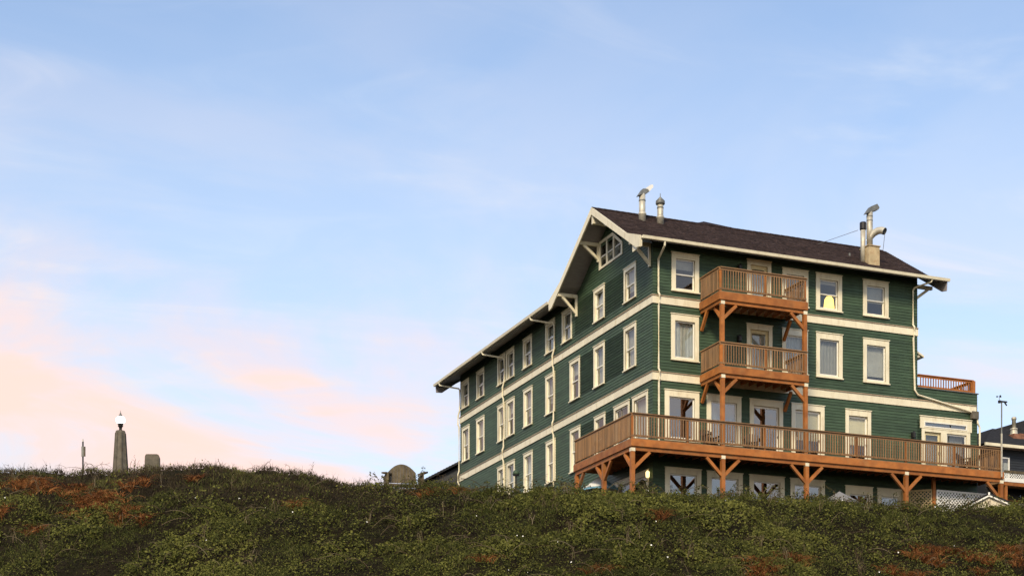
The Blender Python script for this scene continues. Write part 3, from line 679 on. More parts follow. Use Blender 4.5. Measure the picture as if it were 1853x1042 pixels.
bx = build('flue_box', MB().box(11.78, 12.38, 1.12, 1.78, 26.2, 27.32).box(11.74, 12.42, 1.08, 1.82, 27.32, 27.36), 'rust', hotel)
big_f = build('flue_pipe', MB().lathe([(0.145, 0), (0.145, 1.62)], (12.02, 1.40, 27.36), 18), 'metal', bx, True)
build('seam_band', ring(12.02, 1.40, 28.55, 0.15).lathe([(0.15, 0), (0.15, 0.05)], (12.02, 1.40, 28.75), 18), 'dkmetal', bx)
cowl(bx, 12.02, 1.40, 28.98, [(-0.26, -0.12), (0.00, 0.24), (0.33, 0.40), (0.46, 0.24), (0.40, 0.14), (0.16, 0.05), (-0.20, -0.10)])
build('tee_outlet', MB().tube([(12.02, 1.40, 27.78), (12.16, 1.30, 27.98), (12.30, 1.14, 28.07), (12.40, 0.98, 28.05), (12.47, 0.85, 27.97)], [0.14, 0.16, 0.165, 0.165, 0.165], 16, False), 'metal', bx, True)
build('tee_mouth', MB().tube([(12.462, 0.865, 27.98), (12.468, 0.855, 27.975)], 0.155, 16), 'blackm', bx)
build('flue_pipe', MB().lathe([(0.12, -0.5), (0.12, 1.25)], (11.72, 1.50, 27.0), 16), 'metal', bx, True)
build('rain_cap', MB().lathe([(0.13, 1.14), (0.155, 1.18), (0.155, 1.47), (0.14, 1.50), (0.05, 1.50)], (11.72, 1.50, 27.0), 16), 'blackm', bx)
build('guy_wire', MB().tube([(11.52, 1.62, 28.15), (10.55, 3.5, 27.98)], 0.012, 5), 'dkmetal', bx)
build('guy_wire', MB().tube([(12.5, 0.85, 28.0), (12.62, 1.2, 27.2)], 0.012, 5), 'dkmetal', bx)
build('roof_vent', MB().lathe([(0.05, -0.2), (0.05, 0.12)], (11.45, 2.2, 27.12), 8), 'dkmetal', hotel)

# hood over the terrace door, seen past the right-hand corner
hd = build('door_hood', MB().prism([(13.70, 22.92), (14.72, 22.42), (14.72, 22.33), (13.70, 22.82)], lambda u, v, t: (u, t, v), 0.9, 2.6), 'cream', hotel)
build('hood_brace', MB().beam((14.5, 1.0, 22.40), (13.72, 1.0, 22.1), 0.08, 0.10), 'cream', hd)

# ------------------------------------------------------------------ decks and balconies
BAL_H = 0.90
def rail(parent, p, q, z0, zt, posts=True, mat_b='weathered', cap='weathered', spacing=0.125):
    """railing from p to q (x, y): cap, two rails, balusters one by one"""
    p, q = Vector((*p, 0)), Vector((*q, 0)); d = (q-p); ln = d.length; d.normalize()
    a, b = p+d*0.0, q
    up = lambda v, z: (v.x, v.y, z)
    tr_ = build('top_rail', MB().beam(up(a, zt-0.02), up(b, zt-0.02), 0.14, 0.04).beam(up(a, zt-0.085), up(b, zt-0.085), 0.045, 0.088), cap, parent)
    build('bottom_rail', MB().beam(up(a, z0+0.115), up(b, z0+0.115), 0.045, 0.085), cap, parent)
    n = int(round(ln/spacing)); hh = zt-0.13-(z0+0.07)
    me = cached(('bal', round(hh, 3), mat_b), lambda: MB().box(-0.019, 0.019, -0.019, 0.019, 0, hh).mesh('baluster', mat_b))
    out = Vector((d.y, -d.x, 0))
    ang = math.atan2(d.y, d.x)
    for i in range(1, n):
        c_ = p+d*(ln*i/n)+out*0.042
        put('baluster', me, Matrix.Translation((c_.x, c_.y, z0+0.07)) @ Matrix.Rotation(ang, 4, 'Z'), parent)
def post(parent, x, y, z0, z1, s=0.17, name='post', m='cedar'):
    return build(name, MB().box(x-s/2, x+s/2, y-s/2, y+s/2, z0, z1), m, parent)
def brace(parent, p, q): build('brace', MB().beam(p, q, 0.11, 0.13), 'cedar', parent)
def cap_block(parent, x, y, z):
    build('post_bracket', MB().box(x-.092, x+.092, y-.092, y+.092, z-.14, z), 'cream', parent)

deck = thing('wraparound_deck', (6, -1, G0), 'wide reddish cedar deck on posts wrapping the hotel corner at first-floor level', 'deck')
DX, DY, DE, DB = -1.95, -1.87, 17.12, 4.10
ZT, ZB = 16.60, 16.30
build('rim_board', MB().box(DX, DE, DY, DY+0.05, ZB, ZT-.004), 'cedar', deck)
build('rim_board', MB().box(DX, DX+0.05, DY+0.05, DB, ZB, ZT-.004), 'cedar', deck)
build('rim_board', MB().box(DE-0.05, DE, DY+0.05, -0.03, ZB, ZT-.004), 'cedar', deck)
build('rim_board', MB().box(DX+.05, -0.03, DB-0.05, DB, ZB, ZT-.004), 'cedar', deck)
build('beam', MB().box(DX+0.06, DE-0.06, DY+0.07, DY+0.19, ZB-0.17, ZB-0.002), 'cedar', deck)
build('beam', MB().box(DX+0.07, DX+0.19, DY+0.20, DB-0.06, ZB-0.17, ZB-0.002), 'cedar', deck)
n = 12
for i in range(n):
    y0 = DY+0.02+i*(abs(DY)-0.07)/n
    build('deck_board', MB().box(DX+.02, DE-.02, y0, y0+(abs(DY)-0.07)/n-0.008, ZT, ZT+0.03), 'weathered', deck)
n = 13
for i in range(n):
    x0 = DX+0.02+i*(1.9)/n
    build('deck_board', MB().box(x0, x0+1.9/n-0.008, -0.03, DB-.02, ZT, ZT+0.03), 'weathered', deck)
jm = cached('joist', lambda: MB().box(-0.02, 0.02, 0, abs(DY)-0.12, 0, 0.23).mesh('joist', 'cedar'))
for x in np.arange(0.25, DE-.2, 0.41): put('joist', jm, Matrix.Translation((x, DY+0.06, ZB+0.03)), deck)
jm2 = cached('joist2', lambda: MB().box(0, 1.82, -0.02, 0.02, 0, 0.23).mesh('joist', 'cedar'))
for y in np.arange(DY+.4, DB-.1, 0.41): put('joist', jm2, Matrix.Translation((DX+0.06, y, ZB+0.031)), deck)
PX = [-1.84, 2.45, 6.61, 11.81, 17.03]; PY = DY+0.13
for i, x in enumerate(PX):
    post(deck, x, PY, ground_z(x, PY)-0.3, ZB-0.17); cap_block(deck, x, PY, ZB-0.17+0.10)
    zt = ZB-0.17
    if i > 0: brace(deck, (x-0.80, PY, zt-0.02), (x-0.02, PY, zt-0.78))
    if i < 4: brace(deck, (x+0.80, PY, zt-0.02), (x+0.02, PY, zt-0.78))
for y in (1.10, 3.98):
    post(deck, DX+0.13, y, ground_z(DX, y)-.3, ZB-0.17)
    brace(deck, (DX+.13, y-0.75, ZB-.19), (DX+.13, y-0.02, ZB-.92))
    if y < 3: brace(deck, (DX+.13, y+0.75, ZB-.19), (DX+.13, y+0.02, ZB-.92))
brace(deck, (DX+.13, PY+0.75, ZB-.19), (DX+.13, PY+0.02, ZB-.92))
post(deck, 13.92, -0.90, G0-.3, ZB, 0.14)
RZ = ZT+0.03
def rail_posts(parent, pts, z0, zt): 
    for x, y in pts: build('rail_post', MB().box(x-.045, x+.045, y-.045, y+.045, z0, zt-0.04), 'cedar', parent)
rail(deck, (DX+0.07, DY+0.07), (DE-0.07, DY+0.07), RZ, 17.70)
rail(deck, (DX+0.07, DB-0.05), (DX+0.07, DY+0.07), RZ, 17.70)
rail(deck, (DE-0.07, DY+0.07), (DE-0.07, -0.10), RZ, 17.70)
rail(deck, (-0.08, DB-0.07), (DX+0.07, DB-0.07), RZ, 17.70)
rail_posts(deck, [(DX+.10, DY+.11), (DX+.11, DB-.11), (DX+.12, 1.1), (0.75, DY+.12), (4.5, DY+.12), (9.2, DY+.12), (11.8, DY+.12), (14.4, DY+.12), (DE-.11, DY+.11)], RZ, 17.70)

def balcony(name, label, x0, x1, zb, zt, zr, floor_top):
    t = thing(name, ((x0+x1)/2, -0.9, zb), label, 'balcony', 'stacked cedar balconies on the hotel front')
    build('rim_board', MB().box(x0, x1, DY, DY+.05, zb, zt-.004), 'cedar', t)
    build('rim_board', MB().box(x0, x0+.05, DY+.05, -0.07, zb, zt-.004), 'cedar', t)
    build('rim_board', MB().box(x1-.05, x1, DY+.05, -0.07, zb, zt-.004), 'cedar', t)
    build('beam', MB().box(x0+.06, x1-.06, DY+.07, DY+.19, zb-.15, zb-.002), 'cedar', t)
    build('beam', MB().box(x0+.06, x0+.18, DY+.20, -0.07, zb-.15, zb-.002), 'cedar', t)
    n = 12
    for i in range(n):
        y0 = DY+.02+i*(abs(DY)-.12)/n
        build('deck_board', MB().box(x0+.02, x1-.02, y0, y0+(abs(DY)-.12)/n-.008, zt, zt+.03), 'weathered', t)
    me = cached('bjoist', lambda: MB().box(-0.02, 0.02, 0, abs(DY)-.16, 0, 0.22).mesh('joist', 'cedar'))
    for x in np.arange(x0+.4, x1-.1, 0.41): put('joist', me, Matrix.Translation((x, DY+.06, zb+.06)), t)
    for x in (x0+.20, x1-.10):
        post(t, x, PY, floor_top, zb-.15, 0.16); cap_block(t, x, PY, zb-.15+.11)
    z = zb-.15
    brace(t, (x0+.20+.68, PY, z-.02), (x0+.22, PY, z-.66)); brace(t, (x1-.10-.72, PY, z-.02), (x1-.12, PY, z-.68))
    brace(t, (x0+.20, PY+.62, z-.02), (x0+.20, PY+.02, z-.62))
    for x in (x0+.12, x1-.12): brace(t, (x, -0.60, z+.02), (x, -0.06, z-.72))
    rail(t, (x0+.06, DY+.07), (x1-.06, DY+.07), zt+.03, zr)
    rail(t, (x0+.06, -0.10), (x0+.06, DY+.07), zt+.03, zr)
    rail(t, (x1-.06, DY+.07), (x1-.06, -0.10), zt+.03, zr)
    rail_posts(t, [(x0+.10, DY+.11), (x1-.10, DY+.11), ((x0+x1)/2+.1, DY+.12)], zt+.03, zr)
    return t
balcony('balcony', 'upper cedar balcony under the eave with a slatted railing', 2.22, 6.62, 22.89, 23.22, 24.29, 20.03)
balcony('balcony', 'lower of the two small cedar balconies, midway up the green front', 2.24, 6.66, 19.74, 20.04, 21.10, 16.63)

ter = thing('terrace_railing', (15.3, 0.5, 20.64), 'brown slatted railing round the roof terrace of the right-hand extension', 'railing')
rail(ter, (13.75, 0.08), (16.88, 0.08), 20.60, 21.26, spacing=0.145, mat_b='cedar', cap='cedar')
rail(ter, (16.88, 0.08), (16.88, 5.0), 20.60, 21.26, spacing=0.145, mat_b='cedar', cap='cedar')
build('rail_post', MB().box(16.78, 16.96, 0.0, 0.17, 20.64, 21.22), 'cedar', ter)
build('curb_board', MB().box(13.75, 16.8, 0.035, 0.09, 20.64, 20.74), 'cedar', ter)

# ------------------------------------------------------------------ small things round the hotel
def loc(x, y, z=0.0, rz=0.0): return Matrix.Translation((x, y, z)) @ Matrix.Rotation(rz, 4, 'Z')
# lamp glowing in an upper window
lp = thing('floor_lamp', (9.20, 0.48, 23.09), 'glowing yellow lamp shade standing behind the third-storey window beside the balcony', 'lamp')
build('lamp_shade', MB().lathe([(0.25, 23.90), (0.20, 24.32), (0.12, 24.44), (0.03, 24.45)], (9.20, 0.48, 0), 20), 'glow', lp, True)
build('pole', MB().lathe([(0.02, 23.12), (0.02, 23.95)], (9.20, 0.48, 0), 8), 'dkmetal', lp)
build('base', MB().lathe([(0.16, 23.09), (0.15, 23.12)], (9.20, 0.48, 0), 14), 'dkmetal', lp)

def adirondack(x, y, z, rz, label):
    mw = loc(x, y, z, rz); t = thing('deck_chair', (x, y, z), label, 'chair', 'dark slatted chairs on the big deck', rz)
    def P(name, mb): return mb.mk(name, 'dkwood', t)
    for s in (-1, 1):
        P('leg', Local(mw).box(s*0.30-.02, s*0.30+.02, -0.36, -0.27, 0, 0.52)); P('leg', Local(mw).beam((s*0.29, -0.33, 0.36), (s*0.29, 0.46, 0.05), 0.04, 0.11))
        P('arm', Local(mw).box(s*0.33-.07, s*0.33+.07, -0.40, 0.28, 0.52, 0.545))
    for i in range(5): P('seat_slat', Local(mw).box(-0.28, 0.28, -0.36+i*0.11, -0.27+i*0.11, 0.37-i*0.035, 0.39-i*0.035))
    for i in range(6):
        u = -0.25+i*0.10; h = 0.92-0.9*u*u*1.4
        P('back_slat', Local(mw).beam((u, 0.15, 0.22), (u*1.18, 0.15+0.36*h, h), 0.075, 0.02, (0, 1, 0)))
    P('back_rail', Local(mw).box(-0.32, 0.32, 0.27, 0.30, 0.48, 0.53))
adirondack(2.20, -1.18, RZ, R(6), 'dark slatted chair behind the deck railing, below the left balcony post')
adirondack(4.22, -1.12, RZ, R(-30), 'dark slatted chair turned sideways on the deck, beneath the balcony door')
adirondack(15.55, -1.15, RZ, R(24), 'dark slatted chair on the deck in front of the glazed entrance')

# weather mast on the end of the deck
wmst = thing('weather_mast', (16.93, -1.93, 16.35), 'thin grey mast with wind cups and vane at the end of the deck', 'mast')
build('pole', MB().tube([(16.93, -1.93, 18.35), (16.93, -1.93, 19.80)], 0.03, 8), 'dkmetal', wmst)
build('pole_sleeve', MB().tube([(16.93, -1.93, 16.35), (16.93, -1.93, 18.35)], 0.042, 8), 'metal', wmst)
build('sensor_box', MB().box(16.76, 16.86, -1.98, -1.88, 19.74, 19.86), 'blackm', wmst)
build('vane', MB().box(16.88, 17.22, -1.97, -1.89, 19.79, 19.85).beam((17.10, -1.93, 19.79), (17.22, -1.93, 19.66), 0.03, 0.06), 'blackm', wmst)
build('cup_stem', MB().tube([(16.80, -1.93, 19.84), (16.80, -1.93, 20.04)], 0.012, 6), 'dkmetal', wmst)
for k in range(3):
    a_ = 2*math.pi*k/3+0.3; cx_, cy_ = 16.80+0.10*math.cos(a_), -1.93+0.10*math.sin(a_)
    build('wind_cup', MB().lathe([(0.012, -0.03), (0.036, -0.02), (0.04, 0.02), (0.02, 0.035)], (cx_, cy_, 20.04), 10), 'blackm', wmst)
    build('cup_arm', MB().tube([(16.80, -1.93, 20.04), (cx_, cy_, 20.04)], 0.008, 5), 'blackm', wmst)

# lattice screens under the deck
def lattice(p, q, z0, z1, m, label, gap=0.165, wd=0.045):
    p, q = Vector((*p, 0)), Vector((*q, 0)); d = q-p; ln = d.length; rz = math.atan2(d.y, d.x)
    mw = loc(p.x, p.y, z0, rz); h = z1-z0
    t = thing('lattice_screen', (p.x, p.y, z0), label, 'lattice', None, rz)
    Local(mw).box(0, ln, -0.03, 0.03, h-0.06, h).mk('top_rail', m, t); Local(mw).box(0, ln, -0.03, 0.03, 0, 0.06).mk('bottom_rail', m, t)
    Local(mw).box(0, 0.06, -0.031, 0.031, .06, h-.06).mk('end_post', m, t); Local(mw).box(ln-.06, ln, -0.031, 0.031, .06, h-.06).mk('end_post', m, t)
    n = int((ln+h)/gap)
    for s in (0, 1):
        for i in range(1, n):
            c_ = i*gap
            a0, b0 = max(0, c_-h), min(ln, c_)          # along-x span where the diagonal is inside
            if b0-a0 < 0.05: continue
            if s == 0: A, B = (a0, c_-a0), (b0, c_-b0)
            else: A, B = (a0, h-(c_-a0)), (b0, h-(c_-b0))
            y_ = -0.008 if s else 0.008
            Local(mw).beam((A[0], y_, A[1]), (B[0], y_, B[1]), 0.012, wd, (0, 0, 1)).mk('lattice_strip', m, t)
lattice((14.02, -0.98), (17.0, -0.98), 14.35, 15.73, 'lattice', 'white diagonal lattice screen under the right end of the deck')
lattice((12.75, -0.08), (13.84, -0.90), 14.35, 15.75, 'tanlattice', 'tan wooden lattice panel angled behind the white lattice')

# garden shed in front of the deck
sx, sy, srz = 14.55, -4.05, -YAW+R(-14); gz = ground_z(sx, sy); mw = loc(sx, sy, gz, srz); top = 15.04-gz
shed = thing('garden_shed', (sx, sy, gz), 'small cream shed with dark gable roof half hidden by brambles', 'shed', None, srz)
hw, eh = 1.20, top-0.58
Local(mw).prism([(-hw, 0), (hw, 0), (hw, eh), (0, top-.06), (-hw, eh)], lambda u, v, t: (u, t, v), 0.0, 1.9).mk('wall', 'creamwall', shed)
for s in (-1, 1):
    Local(mw).prism([(0, top-.045), (s*(hw+.22), eh-.15), (s*(hw+.22), eh-.07), (0, top+.035)], lambda u, v, t: (u, t, v), -0.14, 2.05).mk('roof', 'darkshingle', shed)
    Local(mw).prism([(0, top-.13), (s*(hw+.2), eh-.23), (s*(hw+.2), eh-.155), (0, top-.05)], lambda u, v, t: (u, t, v), -0.12, -0.06).mk('bargeboard', 'lattice', shed)
Local(mw).box(-hw-.01, hw+.01, -0.02, 0.0, eh-.02, eh+.03).mk('trim_board', 'creamwall', shed)
Local(mw).box(-0.04, 0.04, -0.15, -0.08, top-.07, top+.05).mk('finial', 'lattice', shed)

# umbrellas
def umbrella(x, y, z0, zt, r, m, m2, label, drop=0.32, vd=0.08):
    t = thing('patio_umbrella', (x, y, z0), label, 'umbrella')
    build('pole', MB().tube([(x, y, z0), (x, y, zt+.06)], 0.02, 8), 'dkwood', t)
    n = 8
    for k in range(n):
        a, b = 2*math.pi*k/n, 2*math.pi*(k+1)/n; am = (a+b)/2
        p0 = (x, y, zt); p1 = (x+r*math.cos(a), y+r*math.sin(a), zt-drop); p2 = (x+r*math.cos(b), y+r*math.sin(b), zt-drop)
        pm = (x+r*.93*math.cos(am), y+r*.93*math.sin(am), zt-drop+.03)
        build('canopy_panel', MB().add([p0, p1, pm, p2, (x, y, zt-.01), (p1[0], p1[1], p1[2]-.01), (pm[0], pm[1], pm[2]-.01), (p2[0], p2[1], p2[2]-.01)],
              [(0, 1, 2), (0, 2, 3), (4, 6, 5), (4, 7, 6), (1, 5, 6, 2), (2, 6, 7, 3)]), m2 if k in (6, 7) else m, t)
        build('valance', MB().add([p1, p2, (p2[0], p2[1], p2[2]-vd), (p1[0], p1[1], p1[2]-vd), (p1[0]*.999+x*.001, p1[1]*.999+y*.001, p1[2]), (p2[0]*.999+x*.001, p2[1]*.999+y*.001, p2[2]), (p2[0]*.99+x*.01, p2[1]*.99+y*.01, p2[2]-vd), (p1[0]*.99+x*.01, p1[1]*.99+y*.01, p1[2]-vd)],
              [(3, 2, 1, 0), (4, 5, 6, 7)]), m2, t)
umbrella(-1.0, 3.25, 13.0, 16.05, 0.85, 'canvaswhite', 'canvasblue', 'white patio umbrella with blue panels under the left side of the deck', 0.62)
umbrella(7.65, -2.75, ground_z(7.65, -2.75), 14.90, 0.85, 'canvasgrey', 'canvasgrey', 'grey patio umbrella just showing above the brambles under the deck', 0.50)

# garden lamp by the long side
x, y = -6.53, -0.36; gz = ground_z(x, y)
gl = thing('garden_lamp', (x, y, gz), 'green domed garden lamp on a dark post beside the long green wall', 'lamp post')
build('post', MB().tube([(x, y, gz), (x, y, 15.0)], 0.03, 8), 'blackm', gl)
build('rim', MB().lathe([(0.04, 14.97), (0.13, 14.98), (0.13, 15.02), (0.05, 15.03)], (x, y, 0), 16), 'blackm', gl)
build('dome', MB().lathe([(0.145, 15.02), (0.14, 15.10), (0.10, 15.18), (0.04, 15.22), (0.005, 15.225)], (x, y, 0), 16), 'green', gl, True)

# ------------------------------------------------------------------ monument, block, sign post, bench
x, y = -21.22, 9.80; gz = ground_z(x, y)
mon = thing('beacon_monument', (x, y, gz), 'tapered concrete obelisk carrying a lit white lantern globe on the left crest', 'monument')
build('pedestal', MB().lathe([(0.46, gz-.2), (0.46, gz+.25), (0.40, gz+.30)], (x, y, 0), 8, R(22.5)-YAW), 'concrete', mon)
build('shaft', MB().lathe([(0.37, gz+.30), (0.222, 17.66), (0.20, 17.74)], (x, y, 0), 8, R(22.5)-YAW), 'concrete', mon)
for k in range(8):
    a_ = k*math.pi/4-YAW+R(22.5)
    build('rib', MB().beam((x+.37*math.cos(a_), y+.37*math.sin(a_), gz+.30), (x+.222*math.cos(a_), y+.222*math.sin(a_), 17.64), 0.05, 0.03, (math.cos(a_), math.sin(a_), 0)), 'concrete', mon)
build('neck', MB().lathe([(0.085, 17.74), (0.06, 17.82), (0.075, 17.90), (0.12, 17.95), (0.10, 18.0), (0.13, 18.03), (0.13, 18.06)], (x, y, 0), 14), 'blackm', mon, True)
build('globe', MB().lathe([(0.11, 18.06), (0.185, 18.13), (0.205, 18.21), (0.19, 18.29), (0.12, 18.36), (0.05, 18.38)], (x, y, 0), 18), 'globe', mon, True)
build('crown', MB().lathe([(0.075, 18.38), (0.085, 18.40), (0.04, 18.44), (0.03, 18.53), (0.012, 18.55), (0.008, 18.64)], (x, y, 0), 10), 'dkmetal', mon)
for k in range(4):
    a_ = k*math.pi/2+.4
    build('crown_spike', MB().tube([(x+.075*math.cos(a_), y+.075*math.sin(a_), 18.39), (x+.07*math.cos(a_), y+.07*math.sin(a_), 18.47)], 0.010, 5), 'dkmetal', mon)
x, y = -19.92, 9.29; gz = ground_z(x, y); mw = loc(x, y, gz, -YAW+R(8))
blk = thing('stone_marker', (x, y, gz), 'squat round-cornered concrete marker block beside the obelisk', 'marker', None, -YAW+R(8))
h = 16.68-gz
Local(mw).prism([(-0.40, 0), (0.38, 0), (0.34, h*0.45), (0.325, h-.10), (0.29, h-.03), (0.22, h), (-0.22, h-.01), (-0.27, h-.04), (-0.30, h-.12), (-0.325, h*0.5)], lambda u, v, t: (u, t, v), -0.25, 0.25).mk('block', 'concrete', blk)
Local(mw).box(-0.48, 0.46, -0.34, 0.34, -0.1, 0.14).mk('plinth', 'concrete', blk)
x, y = -22.88, 9.39; gz = ground_z(x, y)
sg = thing('meter_post', (x, y, gz), 'slim dark post with a small grey box at the far left crest', 'post')
build('pole', MB().tube([(x, y, gz), (x, y, 17.05)], 0.035, 8), 'blackm', sg)
build('pole_tip', MB().tube([(x, y, 17.05), (x, y, 17.16)], 0.022, 8), 'metal', sg)
mw = loc(x, y, 16.39, -YAW)
Local(mw).box(-0.045, 0.05, -0.09, -0.03, 0, 0.44).mk('box', 'dkmetal', sg); Local(mw).box(0.05, 0.12, -0.085, -0.03, 0.01, 0.43).mk('box_side', 'concrete', sg)

x, y = -10.24, 3.27; gz = ground_z(x, y); brz = -YAW+R(12); mw = loc(x, y, gz, brz); h = 15.92-gz
bn = thing('wooden_bench', (x, y, gz), 'large weathered wooden bench with an arched solid back on the crest', 'bench', None, brz)
n = 9
for i in range(n):
    u0, u1 = -0.66+i*0.135, -0.66+(i+1)*0.135-0.006; um = (u0+u1)/2+0.055
    tp = lambda u: h-0.36*((u+0.055)/0.60)**2
    Local(mw).prism([(u0, h-.83), (u1, h-.83), (u1, tp(u1)), (u0, tp(u0))], lambda u, v, t: (u, t+0.10*(v-(h-.83)), v), 0.20, 0.235).mk('back_plank', 'benchwood', bn)
for i in range(5): Local(mw).box(-0.74, 0.74, -0.36+i*0.115, -0.26+i*0.115, h-1.0, h-.965).mk('seat_slat', 'benchwood', bn)
Local(mw).box(-0.72, 0.72, -0.37, -0.33, h-1.12, h-1.0).mk('apron', 'benchwood', bn)
for s in (-1, 1):
    Local(mw).box(s*0.76-.05, s*0.76+.05, -0.36, -0.26, -0.1, h-.50).mk('leg', 'benchwood', bn)
    Local(mw).box(s*0.70-.05, s*0.70+.05, 0.22, 0.32, -0.1, h-.55).mk('leg', 'benchwood', bn)
Local(mw).beam((-0.93, -0.42, h-.53), (-0.56, 0.30, h-.44), 0.20, 0.06).mk('arm', 'benchwood', bn)
Local(mw).beam((0.62, -0.42, h-.56), (0.98, 0.22, h-.32), 0.20, 0.07).mk('arm', 'benchwood', bn)
Local(mw).box(-0.84, -0.68, -0.30, 0.26, h-.95, h-.56).mk('arm_panel', 'benchwood', bn); Local(mw).box(0.66, 0.82, -0.30, 0.24, h-.95, h-.55).mk('arm_panel', 'benchwood', bn)

# ------------------------------------------------------------------ neighbouring houses
x, y = -1.2, 27.66; rz = -YAW; mw = loc(x, y, 13.2, rz)
hl = thing('neighbour_house', (x, y, 13.2), 'dark slate roof of a house rising behind the far corner of the hotel', 'house', None, rz)
za = 20.28-13.2
Local(mw).prism([(0.4, 0), (8.4, 0), (8.4, za), (4.4, za+2.0), (0.4, za)], lambda u, v, t: (u, t, v), 0.3, 9).mk('wall', 'navy', hl)
for s, a, b in ((0, 0.0, 4.4), (1, 8.8, 4.4)):
    rb = Local(mw); nrow = 26
    for i in range(nrow):
        ua, ub = a+(b-a)*i/nrow, a+(b-a)*(i+1)/nrow; va, vb = za+0.0+2.25*i/nrow, za+2.25*(i+1)/nrow
        rb.add([(ua, 0, va+.03), (ua, 9.3, va+.03), (ub, 9.3, vb), (ub, 0, vb), (ua, 0, va-.12), (ua, 9.3, va-.12), (ub, 0, vb-.14)], [(0, 1, 2, 3), (4, 5, 1, 0), (4, 0, 3, 6)])
    rb.mk('roof', 'darkshingle', hl)
Local(mw).box(1.6, 2.6, 0.26, 0.30, 4.2, 5.6).mk('window', 'lattice', hl)

hr = thing('neighbour_house', (26, 6, 13.0), 'dark house with low charcoal hip roof and pale fascia at the right edge', 'house')
NX0, NX1, NY = 20.6, 33.0, 4.0
nw = MB(); siding(nw, lambda u, w, z: (u, NY-w, z), NX0, NX1, 12.6, 19.2, []); build('wall', nw, 'navy', hr)
build('wall', MB().box(NX0, NX0+.1, NY+.01, 14, 12.6, 19.2), 'navy', hr); build('wall', MB().box(NX1-.1, NX1, NY+.01, 14, 12.6, 19.2), 'navy', hr)
rf = MB(); nrow = 14
for i in range(nrow):
    t0, t1 = 2.15*i/nrow, 2.15*(i+1)/nrow
    a = lambda t: (20.30+t, 3.55+t, 19.32+0.62*t); bq = lambda t: (33.4-t, 3.55+t, 19.32+0.62*t); cq = lambda t: (20.30+t, 15-t, 19.32+.62*t)
    for f_, g_ in ((a, bq), (cq, a)):
        A, B, C_, D_ = f_(t0), g_(t0), g_(t1), f_(t1)
        rf.add([(A[0], A[1], A[2]+.02), (B[0], B[1], B[2]+.02), C_, D_, (A[0], A[1], A[2]-.02), (B[0], B[1], B[2]-.02)], [(0, 1, 2, 3), (4, 5, 1, 0)])
rfo = build('roof', rf, 'darkshingle', hr)
build('roof', MB().prism([(22.3, 20.55), (23.1, 20.80), (28.0, 22.42), (33.2, 20.6), (33.2, 20.45), (22.3, 20.40)], lambda u, v, t: (u, t, v), 5.7, 12.8), 'darkshingle', hr)
build('fascia', MB().box(20.26, 33.4, 3.47, 3.55, 19.18, 19.33), 'cream', hr)
build('soffit', MB().box(20.3, 33.3, 3.56, 4.0, 19.19, 19.21), 'soffit', hr)
wf = build('window', frame(MB(), 21.35, 22.10, 17.55, 18.78, 3.92, 3.97, 0.07, 0.07, 0.07, 0.07), 'lattice', hr)
build('pane', MB().box(21.42, 22.03, 3.945, 3.95, 17.62, 18.71), 'glass', wf); build('curtain', MB().box(21.75, 22.03, 3.96, 3.963, 17.62, 18.5), 'lace', wf)
vp = build('vent_pipe', MB().lathe([(0.12, 20.3), (0.10, 20.95), (0.13, 20.97), (0.13, 21.08), (0.05, 21.12)], (23.08, 4.8, 0), 12), 'metal', hr, True)
build('vent_collar', MB().lathe([(0.20, 20.2), (0.17, 20.42), (0.20, 20.46), (0.18, 20.52)], (23.08, 4.8, 0), 12), 'metal', vp)
build('chimney', MB().box(22.86, 23.30, 4.55, 5.05, 19.7, 20.2).box(23.30, 23.55, 4.6, 5.0, 19.8, 20.25), 'brick', hr)
build('porch_rail', MB().box(20.72, 33, 2.57, 2.63, 17.67, 17.80), 'benchwood', hr)
build('porch_beam', MB().box(20.66, 33, 2.50, 2.60, 17.22, 17.40), 'lattice', hr)
build('porch_beam', MB().box(20.66, 33, 2.52, 2.60, 17.04, 17.215), 'cedar', hr)
build('porch_floor', MB().box(20.7, 33, 2.61, 3.95, 17.23, 17.36), 'weathered', hr)
for i in range(28):
    for s in (-1, 1):
        u = 20.8+i*0.14
        build('lattice_strip', MB().beam((u-s*0.14, 2.6+.006*s, 17.40), (u+s*0.14, 2.6+.006*s, 17.68), 0.010, 0.03), 'lattice', hr)
for u in (20.8, 24.6, 28.4, 32.8): build('post', MB().box(u-.07, u+.07, 2.55, 2.66, 12.8, 17.04), 'cedar', hr)
gd = build('garage_door', frame(MB(), 20.95, 24.4, 13.0, 16.66, 3.90, 3.96, 0.10, 0.10, 0.10, 0.02), 'cedar', hr)
for i in range(5): build('door_panel', MB().box(21.06, 24.29, 3.92, 3.955, 13.05+i*0.70, 13.05+i*0.70+0.68), 'creamwall', gd)

# sticker on the glass of the door beside the balcony post
build('window_sticker', MB().box(7.19, 7.27, 0.064, 0.068, 17.90, 18.06).box(7.16, 7.30, 0.064, 0.068, 17.84, 17.88).box(7.215, 7.245, 0.064, 0.068, 18.07, 18.20), 'print', menu_door)

